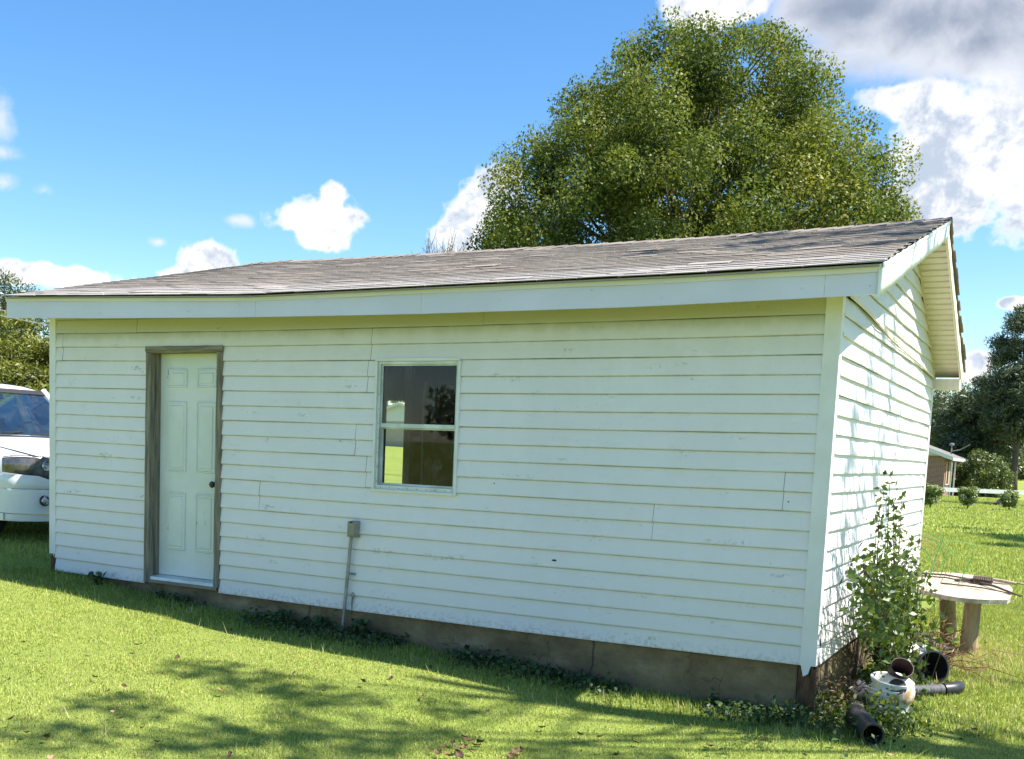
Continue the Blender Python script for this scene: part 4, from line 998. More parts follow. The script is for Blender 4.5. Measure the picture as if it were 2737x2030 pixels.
# ivy running along the foot of the foundation
n = 5200; x = RNG.uniform(1.9, 7.0, n); y = -np.abs(RNG.normal(0, .16, n))-.01; k = (noise3(np.stack([x, y*0, y*0], -1), 3.0, 5) > -.25); x, y = x[k], y[k]
P = np.stack([x, y, gz(x, y)+np.abs(RNG.normal(.035, .028, len(x)))], -1); nr = unit(len(x))*.5+np.array([0, -.2, .9]); nr /= np.linalg.norm(nr, axis=1, keepdims=True)
tag(foliage('ground_ivy', P, .038, .030, 'leaf_ivy', None, None, nr, .1), 'low ivy and clover creeping along the foundation', 'ivy', kind='stuff')
def patch(name, lab, cat, cx, cy, rx, ry, n, h, leaf, mat, tint=None):
    x = RNG.normal(cx, rx, n); y = RNG.normal(cy, ry, n); k = (x > 7.20) | (y < -.02); x, y = x[k], y[k]
    z_ = gz(x, y)+np.abs(RNG.normal(0, h, len(x)))*np.exp(-((x-cx)/(2*rx))**2)
    nr = unit(len(x))*.7+np.array([0, -.2, .7]); nr /= np.linalg.norm(nr, axis=1, keepdims=True)
    return tag(foliage(name, np.stack([x, y, z_], -1), leaf[0], leaf[1], mat, None, None, nr, .15), lab, cat, kind='stuff')
patch('ground_ivy', 'green creeper spilling round the rotten garage corner', 'ivy', 7.05, -.16, .20, .09, 420, .06, (.045, .030), 'leaf_ivy')
patch('creeper', 'yellow green creeper in front of the rotten corner post', 'ivy', 7.28, .02, .09, .16, 420, .12, (.040, .022), 'leaf_privet')
patch('dry_weeds', 'dry tan weeds beside the rotten corner post', 'weeds', 7.30, .35, .07, .28, 420, .14, (.05, .014), 'leaf_dry')
patch('creeper', 'green weeds growing round the stacked buckets', 'weeds', 7.50, .25, .16, .35, 900, .07, (.035, .02), 'leaf_ivy')
patch('creeper', 'leafy weeds hiding the lower part of the white bucket', 'weeds', 7.60, .22, .13, .10, 700, .10, (.04, .022), 'leaf_privet')
patch('creeper', 'weeds under the tall privet shrub', 'weeds', 7.48, 1.7, .15, .7, 1200, .12, (.045, .025), 'leaf_ivy')
patch('dry_weeds', 'dead brown stalks between the shrub and the tilted table', 'weeds', 7.62, 3.0, .14, .5, 700, .18, (.09, .012), 'leaf_dry')

# tall privet against the gable wall
SB = np.array(gp(7.42, 1.85)); sh = thing('privet_shrub', tuple(SB), 'tall leggy privet shrub growing against the lit gable wall', 'shrub')
mb = MB(); LP = []; LN = []; LT = []
def spray(a, b, r0, nl, ls, side=.05):
    a = np.array(a); b = np.array(b); bend = RNG.normal(size=3)*.03
    pts = [a+(b-a)*u+bend*math.sin(u*3.1) for u in np.linspace(0, 1, 7)]; mb.tube(pts, [r0*(1-.85*u) for u in np.linspace(0, 1, 7)], 5)
    for i in range(nl):
        u = RNG.uniform(.12, 1.0); c = a+(b-a)*u+bend*math.sin(u*3.1); LP.append(c+RNG.normal(size=3)*side); LT.append(np.clip(RNG.normal(.45, .22), 0, 1))
def S_(px, py, x): return hit(px, py, 0, x)-SB
for px, py, x, nl in ((1937, 1028, 7.44, 95), (1917, 1062, 7.47, 80), (1962, 1072, 7.40, 95), (1953, 1112, 7.47, 80), (1928, 1150, 7.52, 80), (1980, 1180, 7.42, 60), (1943, 1085, 7.50, 80), (1910, 1120, 7.42, 70)):
    spray((RNG.normal()*.05, RNG.normal()*.06, -.03), S_(px, py, x), .011, nl, .05, .028)
for i in range(90):
    px, py = RNG.uniform(1850, 2005), RNG.uniform(1170, 1390)
    if py > 1330 and px > 1985: continue
    e = S_(px, py, RNG.uniform(7.34, 7.66)); e[2] = max(e[2], .05); spray((RNG.normal()*.07, RNG.normal()*.10, RNG.uniform(0, .5)), e, .006, 30, .05, .045)
mb.build('stem', 'stem', sh)
LP = np.array(LP); LP = LP[(LP[:, 0]+SB[0]) > 7.20]
nr = unit(len(LP))*.7+np.array([.1, -.3, .6]); nr /= np.linalg.norm(nr, axis=1, keepdims=True)
foliage('leaves', LP, .058, .030, 'leaf_privet', sh, np.clip(RNG.normal(.42, .24, len(LP)), 0, 1), nr, .12)
for px, py, lab in ((2010, 1195, 'bright lobed leaf sapling beside the privet near the wire hoops'), (2025, 1330, 'low vine with broad yellow green leaves in front of the table legs')):
    p = hit(px, py, 0, 7.62); b0 = gp(7.62, p[1]-.1); wd = weed('vine', b0, lab, 'vine', 70, .22, max(.25, p[2]-b0[2]), (.06, .05), 'leaf_privet', None, 8)
dw = thing('dead_weed', gp(7.30, .62), 'thin dead brown weed standing in front of the gable siding', 'weed'); mb = MB(); limb(mb, (0, 0, 0), (.02, .1, .42), .004, .002, .1, 6, 4); limb(mb, (.01, .05, .28), (.0, -.06, .50), .003, .001, .1, 5, 4); mb.build('stem', 'stem', dw)
foliage('leaves', np.array([(.02, .1, .40), (.015, .07, .33), (0, -.05, .48), (.01, .02, .36), (.01, .05, .22)])+RNG.normal(0, .01, (5, 3)), .05, .02, 'leaf_dry', dw)

# ------------------------------------------------------------------ junk beside the gable wall
pbr('bucket_white', (0.74, 0.75, 0.70), (0.60, 0.60, 0.50), 5.0, 0.45, lo=.45, hi=.75)
pbr('stained_plastic', (0.72, 0.70, 0.62), (0.42, 0.27, 0.12), 7.0, 0.5, lo=.5, hi=.62)
pbr('brown_plastic', (0.050, 0.020, 0.016), (0.038, 0.016, 0.013), 9.0, 0.65)
pbr('black_plastic', (0.016, 0.016, 0.018), (0.03, 0.03, 0.032), 14.0, 0.42)
pbr('grey_plastic', (0.095, 0.095, 0.10), (0.055, 0.055, 0.058), 14.0, 0.7)
pbr('white_block', (0.62, 0.61, 0.57), (0.45, 0.43, 0.38), 8.0, 0.8)
pbr('table_top', (0.52, 0.47, 0.39), (0.30, 0.26, 0.20), 9.0, 0.85, bump=.7, bscale=30)
pbr('log_tan', (0.42, 0.31, 0.185), (0.28, 0.20, 0.115), 7.0, 0.85, bump=.4, bscale=16, stretch=(4, 4, .4))
pbr('dark_stick', (0.055, 0.035, 0.028), (0.10, 0.07, 0.055), 20.0, 0.85)
pbr('pale_stick', (0.34, 0.27, 0.19), (0.22, 0.17, 0.12), 20.0, 0.85)
pbr('green_wire', (0.045, 0.26, 0.075), None, rough=0.5)
pbr('orange_wire', (0.42, 0.24, 0.12), None, rough=0.6)
pbr('red_wire', (0.20, 0.075, 0.04), (0.12, 0.05, 0.03), 20.0, 0.7)
BB = gp(7.60, .48, -.13)
bk = thing('bucket', BB, 'white plastic bucket half hidden in weeds below the stained one', 'bucket', 'stacked buckets'); bk.scale = (.92, .92, .92)
MB().lathe([(.128, 0), (.132, .02), (.147, .33), (.147, .335), (.160, .337), (.162, .352), (.150, .356), (.150, .362), (.158, .364), (.159, .376), (.149, .380), (.144, .376), (.138, .32), (.125, .02), (0, .02)], 36).build('tub', 'bucket_white', bk, smooth=True)
MB().tube([(.162*math.cos(a), .162*math.sin(a), .30-.13*math.sin((a-3.4)/2.6*math.pi)) for a in np.linspace(3.4, 6.0, 12)], .0025, 5).build('handle', 'galvanised', bk)
b2 = thing('bucket', (BB[0]-.005, BB[1]+.01, BB[2]+.27), 'stained broken white pail sitting in the lower bucket', 'bucket', 'stacked buckets'); b2.rotation_euler = (R(6), R(7), 0)
MB().lathe([(.118, 0), (.126, .05), (.132, .12), (.140, .124), (.142, .142), (.136, .146), (.126, .14), (.118, .02), (0, .02)], 32).build('tub', 'bucket_white', b2, smooth=True)
M = Matrix.Translation((.035, -.035, .075)) @ Matrix.Rotation(R(52), 4, 'X') @ Matrix.Rotation(R(10), 4, 'Y')
MB().lathe([(.128, 0), (.120, .04), (.078, .082), (.060, .092), (.058, .088), (.110, .03), (.120, 0)], 28, M).build('torn_lid', 'stained_plastic', b2, smooth=True)
MB().lathe([(0, .089), (.050, .089), (.052, .086)], 24, M).build('hole', 'brown_plastic', b2)
cp = thing('brown_cup', (BB[0]+.05, BB[1]-.005, BB[2]+.46), 'dark brown plastic cup lying open in the stained pail', 'cup'); cp.rotation_euler = (R(30), R(38), R(-20))
MB().lathe([(.062, 0), (.074, .15), (.076, .155), (.071, .155), (.058, .01), (0, .01)], 28, Matrix.Translation((0, 0, -.085))).build('shell', 'brown_plastic', cp, smooth=True)
def corr_pipe(name, pts, r, lab, mat, endcap=None, pitch=.026, cat='pipe', group=None):
    pts = [np.array(p, float) for p in pts]; root = thing(name, tuple(pts[0]), lab, cat, group)
    seg = [np.linalg.norm(pts[i+1]-pts[i]) for i in range(len(pts)-1)]; L = sum(seg); n = int(L/pitch*4); path = []; rad = []
    cum = np.concatenate([[0], np.cumsum(seg)])
    for i in range(n+1):
        s = L*i/n; path.append(tuple(np.array([np.interp(s, cum, [p[k] for p in pts]) for k in range(3)])-pts[0])); rad.append(r*(1.0 if i % 4 in (0, 1) else .92))
    MB().tube(path, rad, 24, cap=False).build('pipe_wall', mat, root, smooth='all', fix=False)
    MB().tube(path, r*.86, 20, cap=False).build('pipe_lining', 'black_plastic', root, smooth='all', fix=False)
    for e, f_ in ((path[-1], path[-3]), (path[0], path[2])):
        d = (Vector(e)-Vector(f_)).normalized(); Mx = Matrix.Translation(e) @ d.to_track_quat('Z', 'Y').to_matrix().to_4x4()
        MB().lathe([(r*.855, -.004), (r*.855, .004), (r*1.02, .004), (r*1.02, -.03)], 24, Mx).build('pipe_rim', mat, root, smooth=True)
    return root
def gpp(x, y, r): p = gp(x, y); return (p[0], p[1], p[2]+r)
corr_pipe('drain_pipe', [gpp(7.42, .22, .075), gpp(7.50, -.08, .070), gpp(7.635, -.42, .070)], .066, 'short black corrugated drain pipe lying open ended on the grass', 'black_plastic')
corr_pipe('drain_pipe', [gpp(7.62, 1.34, .045), gpp(7.73, 1.46, .045), gpp(7.83, 1.56, .045)], .044, 'grey corrugated drain pipe with a black elbow lying by the red wire', 'grey_plastic')
elb = thing('pipe_elbow', gpp(7.845, 1.575, .045), 'smooth black pipe elbow at the end of the grey drain pipe', 'pipe elbow')
MB().tube([(0, 0, 0), (.05, .04, .005), (.085, .10, .01), (.09, .15, .012)], [.050, .051, .049, .047], 18).build('elbow', 'black_plastic', elb, smooth=True)
corr_pipe('drain_pipe', [gpp(7.38, 3.55, .11), gpp(7.55, 3.3, .10), gpp(7.74, 3.05, .07)], .062, 'long dark corrugated drain pipe lying behind the privet stems', 'grey_plastic')
pot = thing('plant_pot', gpp(7.66, 1.98, .12), 'black plastic pot lying on its side beside the buckets', 'pot'); pot.rotation_euler = (R(78), 0, R(38))
MB().lathe([(.10, -.12), (.125, .10), (.135, .10), (.135, .125), (.122, .125), (.096, -.10), (0, -.10)], 26).build('tub', 'black_plastic', pot, smooth=True)
lid = MB().lathe([(0, 0), (.13, 0), (.14, .012), (.135, .022), (.12, .012), (0, .01)], 26).build('white_disc', 'bucket_white', None, smooth=True); lid.location = gpp(7.62, 2.22, .17); lid.rotation_euler = (R(24), R(8), 0)
tag(lid, 'round white plastic disc resting on the black pot', 'disc')
for x, y, z_, s, rz, lab in ((7.40, 3.55, .14, (.30, .12, .07), .3, 'pale concrete block behind the privet stems, the upper one'), (7.36, 3.2, .05, (.36, .14, .08), .2, 'pale concrete block behind the privet stems, the lower one')):
    mb = MB().hexa([(-s[0]/2, -s[1]/2, -s[2]/2), (s[0]/2, -s[1]/2, -s[2]/2), (s[0]/2*.98, s[1]/2, -s[2]/2), (-s[0]/2, s[1]/2, -s[2]/2), (-s[0]/2+.006, -s[1]/2+.005, s[2]/2), (s[0]/2-.004, -s[1]/2+.006, s[2]/2*.94), (s[0]/2-.008, s[1]/2-.004, s[2]/2), (-s[0]/2+.004, s[1]/2-.006, s[2]/2)])
    o = mb.build('concrete_block', 'white_block'); o.location = gpp(x, y, z_); o.rotation_euler = (0, .05, rz); tag(o, lab, 'block', 'blocks behind the privet')
st = bmesh.new(); bmesh.ops.create_icosphere(st, subdivisions=3, radius=.1)
for v in st.verts: v.co *= 1+.16*math.sin(v.co.x*40+1)*math.sin(v.co.y*37)+.1*math.sin(v.co.z*55); v.co.z *= 1.5
sm = bmesh_me = bpy.data.meshes.new('field_stone'); st.to_mesh(sm); st.free(); o = link('field_stone', sm, 'grey_plastic', smooth='all'); o.location = gpp(7.36, .72, .06); tag(o, 'grey lump of stone leaning by the foundation near the buckets', 'stone')

# tilted weathered table on two stout round legs
TB = np.array(gp(7.76, 3.85)); tb = thing('garden_table', tuple(TB), 'weathered round topped table tilted on two stout tan legs', 'table')
Mt = Matrix.Translation((.0, .05, .605)) @ Matrix.Rotation(R(7.5), 4, 'X') @ Matrix.Rotation(R(2.5), 4, 'Y')
out_ = []
for i in range(40):
    a = 2*math.pi*i/40; x, y = .53*math.cos(a), .50*math.sin(a)
    if x > .36: x = .36+(x-.36)*.25+.10*(-(y))*.6
    out_.append((x*(1+.012*math.sin(a*9)), y*(1+.01*math.sin(a*7))))
mb = MB().prism(out_, 2, -.018, .022); mb.v = [tuple(Mt @ Vector(v)) for v in mb.v]; mb.build('table_top', 'table_top', tb)
mb = MB().prism([(-.42, -.04), (.38, -.04), (.38, .04), (-.42, .04)], 2, -.055, -.0285); mb.v = [tuple(Mt @ Vector(v)) for v in mb.v]; mb.build('batten', 'table_top', tb)
for (px, py), (qx, qy) in (((2105, 1422), (.10, -.19)), ((2063, 1398), (-.16, .12))):
    p = hit(px, py, 2, -.375)-TB; tp = Mt @ Vector((qx, qy, -.03))
    MB().tube([(p[0], p[1], -.06), (p[0]*.75+tp.x*.25, p[1]*.75+tp.y*.25, tp.z*.3), tuple(tp)], [.078, .075, .072], 16).build('leg', 'log_tan', tb, smooth=True)
def on_top(u, v, h=.03): return tuple(Mt @ Vector((u, v, .022+h)))
bundle = thing('stick_bundle', tuple(TB), 'dark sticks bound with black cord lying across the table top', 'sticks')
for a, b_, r, mt in (((-.50, .22), (.10, .24), .010, 'dark_stick'), ((-.46, .14), (.12, .10), .008, 'dark_stick'), ((.02, .20), (.48, -.20), .012, 'dark_stick'), ((-.20, -.05), (.50, -.16), .007, 'dark_stick'), ((.05, .22), (.42, .26), .018, 'pale_stick'), ((.10, .26), (.50, .30), .012, 'pale_stick'), ((-.10, .12), (.22, .18), .014, 'dark_stick')):
    MB().tube([on_top(a[0], a[1], r), on_top((a[0]+b_[0])/2, (a[1]+b_[1])/2+.01, r+.015), on_top(b_[0], b_[1], r)], [r, r*.95, r*.7], 7).build('stick', mt, bundle)
pts = []
for i in range(60):
    u = i/59; pts.append(on_top(.06+.16*u, .16+.045*math.cos(i*.9), .035+.030*math.sin(i*.9)))
MB().tube(pts, .011, 6).build('binding', 'dark_stick', bundle)
# green and orange wire hoops, and a tangle of rusty red wire
hp = thing('wire_hoops', gp(7.62, 2.9), 'loose green and orange wire hoops springing up beside the privet', 'wire'); HB = np.array(hp.location)
for i, (r, mt) in enumerate(((.20, 'green_wire'), (.23, 'orange_wire'), (.26, 'orange_wire'), (.29, 'green_wire'), (.31, 'orange_wire'), (.34, 'green_wire'))):
    c = atd(1982+i*1.5, 1232, 10.35); a0, a1 = -.5+RNG.uniform(-.2, .2), 2.7+RNG.uniform(-.4, .3)
    MB().tube([tuple(c+CR*r*math.cos(a)+np.array([0, 0, 1.])*r*math.sin(a)*1.0-HB+CF*.03*math.sin(a*2+i)) for a in np.linspace(a0, a1, 18)], .0034, 5).build('hoop', mt, hp)
for (ax, ay), (bx_, by), mt, r in (((2054, 1166), (2004, 1305), 'green_wire', .0042), ((2116, 1212), (2037, 1368), 'green_wire', .0042), ((2060, 1206), (2040, 1250), 'green_wire', .0025), ((2048, 1178), (2120, 1186), 'green_wire', .0022), ((2120, 1186), (2112, 1222), 'green_wire', .0022), ((2050, 1190), (2108, 1222), 'green_wire', .002), ((2046, 1212), (2010, 1262), 'orange_wire', .003), ((2012, 1165), (1992, 1200), 'orange_wire', .003), ((2020, 1170), (2000, 1206), 'orange_wire', .003)):
    a = atd(ax, ay, 10.3)-HB; b_ = atd(bx_, by, 10.3)-HB; MB().tube([tuple(a), tuple((a+b_)/2+np.array([0, 0, .02])), tuple(b_)], r, 5).build('stake' if r > .004 else 'wire', mt, hp)
rw = thing('red_wire', gp(7.86, 2.6), 'tangle of rusty red wire looping out over the grass by the table', 'wire'); RB = np.array(rw.location)
for i in range(9):
    c = np.array([RNG.uniform(-.15, .12), RNG.uniform(-.3, .3), .04]); r = RNG.uniform(.10, .24); ph = RNG.uniform(0, 6); tl = RNG.uniform(.1, .9)
    MB().tube([tuple(c+np.array([r*math.cos(a), r*.7*math.sin(a), .02+abs(math.sin(a*.5+ph))*r*tl])) for a in np.linspace(ph, ph+RNG.uniform(2.5, 5), 16)], .0030, 5).build('loop', 'red_wire', rw)
for b_ in ((.45, -.15, .05), (.50, .35, .16), (.30, -.5, .02)): MB().tube([(0, 0, .05), (b_[0]*.5, b_[1]*.5, b_[2]+.04), b_], .0030, 5).build('loop', 'red_wire', rw)
# ================================================================== parked car (front right corner shows past the garage)
pbr('car_paint', (0.80, 0.80, 0.79), None, rough=0.28, spec=.5, coat=.6)
pbr('car_black', (0.02, 0.02, 0.022), None, rough=0.5)
pbr('tyre', (0.018, 0.018, 0.018), (0.03, 0.03, 0.03), 20, 0.85)
pbr('rim', (0.45, 0.45, 0.46), None, rough=0.3, metal=.9)
pbr('chrome', (0.7, 0.7, 0.7), None, rough=0.15, metal=1.0)
pbr('lamp_dark', (0.05, 0.05, 0.055), (0.12, 0.11, 0.11), 14, 0.15, spec=.8, coat=.8)
pbr('seat_tan', (0.30, 0.27, 0.23), None, rough=0.7)
pbr('reflector', (0.55, 0.56, 0.57), None, rough=0.12, metal=.9)
CRZ = R(-8)
_c = atd(22, 1015, 12.3); _l = Matrix.Rotation(CRZ, 3, 'Z') @ Vector((2.36, -.985, 0)); CX, CY = _c[0]-_l.x, _c[1]-_l.y
car = thing('parked_car', (CX, CY, float(gz(-2.6, 1.6))-.02), 'white sport utility vehicle parked nose towards the garage end wall', 'car', rz=CRZ)
# lower body: stations along the length (x forward), each a half section from sill to centre line
def section(x, hw, zs, zt, shoulder=.10):
    return [(hw*.93, zs), (hw*.985, zs+.10), (hw, zs+.26), (hw*.995, (zs+zt)/2+.05), (hw*.985, zt-shoulder), (hw*.95, zt-shoulder*.40), (hw*.88, zt-.012), (hw*.6, zt+.012), (hw*.3, zt+.026), (0, zt+.03)]
stn = [(2.48, .60, .62, .86), (2.465, .72, .50, .93), (2.42, .84, .42, .962), (2.32, .93, .38, .985), (2.15, .985, .36, 1.01), (1.9, 1.0, .36, 1.05), (1.5, 1.0, .36, 1.10), (1.15, 1.0, .36, 1.145), (.95, 1.0, .36, 1.17), (.4, 1.0, .36, 1.18), (-1.0, 1.0, .36, 1.18), (-2.2, 1.0, .38, 1.18), (-2.5, .97, .42, 1.16), (-2.6, .86, .5, 1.1)]
rws = []
for x, hw, zs, zt in stn:
    s = section(x, hw, zs, zt, .10 if x < 2.4 else .06); full = [(x, -y, z_) for y, z_ in s]+[(x, y, z_) for y, z_ in reversed(s[:-1])]; rws.append(full)
mb = MB().grid(rws)
for r_ in (rws[0], rws[-1]): n0 = len(mb.v); mb.v += r_; mb.f.append(tuple(range(n0, n0+len(r_))))
body = mb.build('body', 'car_paint', car, smooth=True)
# bumper wraps the nose: valance, main bar, crease
def wrap(z0, z1, out_, name, mat, x_end=1.78, inset=0.0):
    path = [(x_end, 1.0), (2.1, 1.0), (2.30, .975), (2.43, .90), (2.515, .75), (2.555, .5), (2.57, .25), (2.575, 0)]
    pp = [(x+(out_*(.3 if x < 2.3 else 1)), y+out_*(.5 if x < 2.45 else 0)) for x, y in path]
    full = [(x, -y) for x, y in pp]+[(x, y) for x, y in reversed(pp[:-1])]
    zz = [(z0, -.006), (z0+.003, -.001), (z0*.6+z1*.4, .001), (z1-.003, .0), (z1, -.005)]
    def zt(z_, y):
        if not inset: return z_
        u = (z_-z0)/(z1-z0); top_ = z1+inset*min(1, max(0, (abs(y)-.52)/.26)); return z0+(top_-z0)*u
    rows_ = [[(x-(0 if abs(y) > .95 else 1)*(-o_), y*(1+o_*.5), zt(z_, y)) for x, y in full] for z_, o_ in zz]
    return MB().grid(rows_).build(name, mat, car, smooth=True)
bump_ = wrap(.325, .60, .042, 'bumper', 'car_paint', 2.02)
wrap(.605, .672, .034, 'bumper_top', 'car_paint', 2.0, .092); wrap(.235, .32, .015, 'valance', 'car_paint', 2.25)
# wheel arches and wheels
for sx in (1.62, -1.45):
    for sy in (-1, 1):
        mb = MB(); prof = [(.46*math.cos(a), .46*math.sin(a)) for a in np.linspace(-.15, math.pi+.15, 20)]
        mb.prism(prof, 1, sy*.80, sy*1.012); o = mb.build('wheel_arch', 'car_black', car); o.location = (sx, 0, .40)
        wh = MB().lathe([(.24, -.12), (.36, -.125), (.385, -.10), (.39, 0), (.385, .10), (.36, .125), (.24, .12)], 32, Matrix.Rotation(R(90), 4, 'X')).build('wheel', 'tyre', car, smooth=True); wh.location = (sx, sy*.90, .385)
        if sx > 0: wh.rotation_euler = (0, 0, R(4))
        MB().lathe([(.245, -.10), (.235, .02), (.20, .045), (.06, .07), (0, .07)], 24, Matrix.Rotation(R(90*(1 if sy < 0 else -1)), 4, 'X')).build('rim', 'rim', wh, smooth=True)
# headlights: large dark lenses wrapped round the corners
for sy in (-1, 1):
    pt = [(2.22, .998), (2.36, .968), (2.45, .895), (2.515, .78), (2.55, .65), (2.572, .48), (2.58, .33)]
    top = [.945, .965, .967, .965, .96, .955, .95]; bot = [.785, .775, .765, .752, .715, .68, .675]
    o1 = .018
    rows_ = []
    for u in (0, .08, .5, .92, 1):
        rows_.append([(x+o1*(.4 if u in (0, 1) else 1), sy*(y+o1*(.3 if u in (0, 1) else .8)*(1 if x < 2.5 else .4)), bt*(1-u)+tp*u) for (x, y), tp, bt in zip(pt, top, bot)])
    hl = MB().grid(rows_).build('headlight', 'lamp_dark', car, smooth='all')
    for yy, zz, r_ in ((.66, .87, .06), (.48, .85, .065), (.44, .73, .03)):
        MB().lathe([(r_, 0), (r_*.9, .012), (r_*.55, .004), (r_*.5, .014), (0, .006)], 18, Matrix.Translation((2.578-.14*max(0, yy-.45)+o1*1.25, sy*yy, zz)) @ Matrix.Rotation(R(90), 4, 'Y')).build('reflector', 'reflector', hl, smooth=True)
    MB().grid([[(x+.030, sy*(y+.006), tp+.006) for (x, y), tp in zip(pt, top)], [(x+.030, sy*(y+.006), tp+.016) for (x, y), tp in zip(pt, top)]]).build('gasket', 'car_black', hl)
    fg = MB().lathe([(.050, -.01), (.050, .012), (.044, .016), (.040, .004), (.02, .012), (0, .014)], 22, Matrix.Translation((2.600, sy*.70, .475)) @ Matrix.Rotation(R(90+sy*6), 4, 'Y')).build('fog_light', 'reflector', car, smooth=True)
    MB().lathe([(.060, -.02), (.059, .004), (.051, .005), (.051, -.02)], 22, Matrix.Translation((2.600, sy*.70, .475)) @ Matrix.Rotation(R(90), 4, 'Y')).build('bezel', 'car_black', fg, smooth=True)
    mir = MB(); mir.hexa([(.62, sy*1.02, 1.20), (.80, sy*1.02, 1.20), (.78, sy*1.26, 1.22), (.64, sy*1.26, 1.22), (.62, sy*1.02, 1.38), (.78, sy*1.02, 1.40), (.76, sy*1.26, 1.40), (.64, sy*1.26, 1.40)]); mir.build('mirror', 'car_paint', car)
mb = MB()
for i in range(6): mb.box((2.585, -.29, .66+i*.048), (2.612, .29, .683+i*.048))
mb.build('grille', 'chrome', car); MB().box((2.55, -.31, .645), (2.584, .31, .945)).build('grille_back', 'car_black', car)
# hood shut line and raised centre
mb = MB(); ys_ = np.linspace(-.74, .74, 11)
hood = mb.grid([[(x, y*w_, z_+.030*(1-(y/.74)**2)+.004) for y in ys_] for x, w_, z_ in ((2.545, .62, .945), (2.48, .88, .962), (2.40, .97, .982), (2.2, 1.03, 1.015), (1.9, 1.08, 1.055), (1.5, 1.10, 1.105), (1.2, 1.12, 1.15), (1.02, 1.12, 1.175))]).build('hood', 'car_paint', car, smooth='all', fix=False)
# greenhouse: pillars and roof as one shell with glass set in
B0 = [(1.02, .90, 1.18), (.28, .74, 1.80)]; RZ = 1.86
def post(a, b_, t=.045, name='pillar'): return MB().tube([a, tuple((Vector(a)+Vector(b_))/2), b_], t, 8).build(name, 'car_paint', car, smooth='all')
for sy in (-1, 1):
    post((1.02, sy*.915, 1.17), (.26, sy*.74, 1.80)); post((-.35, sy*.93, 1.17), (-.42, sy*.75, 1.82)); post((-1.55, sy*.93, 1.17), (-1.5, sy*.75, 1.82)); post((-2.45, sy*.90, 1.17), (-2.2, sy*.74, 1.80), .07)
    for x0, x1, u0, u1 in ((.93, -.33, .22, -.40), (-.37, -1.52, -.44, -1.48), (-1.58, -2.42, -1.52, -2.18)):
        MB().quad((x0, sy*.945, 1.18), (x1, sy*.945, 1.18), (u1, sy*.765, 1.80), (u0, sy*.765, 1.80)).build('side_window', 'car_glass', car, fix=False)
ys_ = np.linspace(-.78, .78, 9)
MB().grid([[(x, y*w_, z_-.05*(y/.78)**4) for y in ys_] for x, w_, z_ in ((.30, .96, 1.79), (.20, .99, 1.835), (0, 1.0, 1.87), (-.6, 1.0, 1.90), (-1.5, 1.0, 1.90), (-2.1, .99, 1.87), (-2.3, .96, 1.80))]).build('roof', 'car_paint', car, smooth='all', fix=False)
ys_ = np.linspace(-1, 1, 9)
ws = MB().grid([[(1.02-.74*u+.07*(1-y*y), y*(.90-.16*u), 1.185+.60*u) for y in ys_] for u in np.linspace(0, 1, 5)]).build('windshield', 'car_glass', car, smooth='all', fix=False)
MB().grid([[(1.035-.74*u+.07*(1-y*y), y*(.905-.16*u), 1.185+.60*u+.004) for y in ys_] for u in (.93, 1.02)]).build('sun_band', 'car_black', ws, fix=False)
MB().grid([[(1.02+.07*(1-y*y)+d_, y*.92, 1.188+h_) for y in ys_] for d_, h_ in ((-.02, .012), (.06, .006), (.14, -.004))]).build('cowl', 'car_black', car, fix=False)
for y0, y1 in ((-.70, -.02), (.05, .72)):
    MB().tube([(1.10, y0, 1.215), (1.085, (y0+y1)/2, 1.225), (1.03, y1, 1.245)], .010, 6).build('wiper', 'car_black', car)
MB().quad((-2.48, -.86, 1.2), (-2.48, .86, 1.2), (-2.26, .72, 1.78), (-2.26, -.72, 1.78)).build('rear_window', 'car_glass', car, fix=False)
MB().hexa([(.5, -.88, .95), (1.0, -.88, 1.1), (1.0, .88, 1.1), (.5, .88, .95), (.5, -.86, 1.17), (.99, -.86, 1.185), (.99, .86, 1.185), (.5, .86, 1.17)]).build('dashboard', 'car_black', car)
MB().tube([(.46+.06*math.sin(a), .40+.185*math.cos(a), 1.20+.175*math.sin(a)) for a in np.linspace(0, 2*math.pi, 24)], .016, 6).build('steering_wheel', 'car_black', car)
for sy in (-.4, .4):
    s_ = MB().hexa([(-.45, sy-.24, .75), (-.25, sy-.24, .75), (-.25, sy+.24, .75), (-.45, sy+.24, .75), (-.62, sy-.22, 1.42), (-.50, sy-.22, 1.42), (-.50, sy+.22, 1.42), (-.62, sy+.22, 1.42)]).build('seat', 'seat_tan', car)
    MB().hexa([(-.62, sy-.12, 1.46), (-.54, sy-.12, 1.46), (-.54, sy+.12, 1.46), (-.62, sy+.12, 1.46), (-.64, sy-.11, 1.63), (-.57, sy-.11, 1.63), (-.57, sy+.11, 1.63), (-.64, sy+.11, 1.63)]).build('headrest', 'seat_tan', s_)
MB().box((.30, -.12, 1.66), (.34, .12, 1.73)).build('rear_view_mirror', 'car_black', car)
MB().tube([(1.9, .88, 1.06), (1.82, .90, 1.75)], .004, 5).build('aerial', 'car_black', car)
MB().box((-2.3, -.86, .40), (2.2, .86, .60)).build('floor_pan', 'car_black', car)

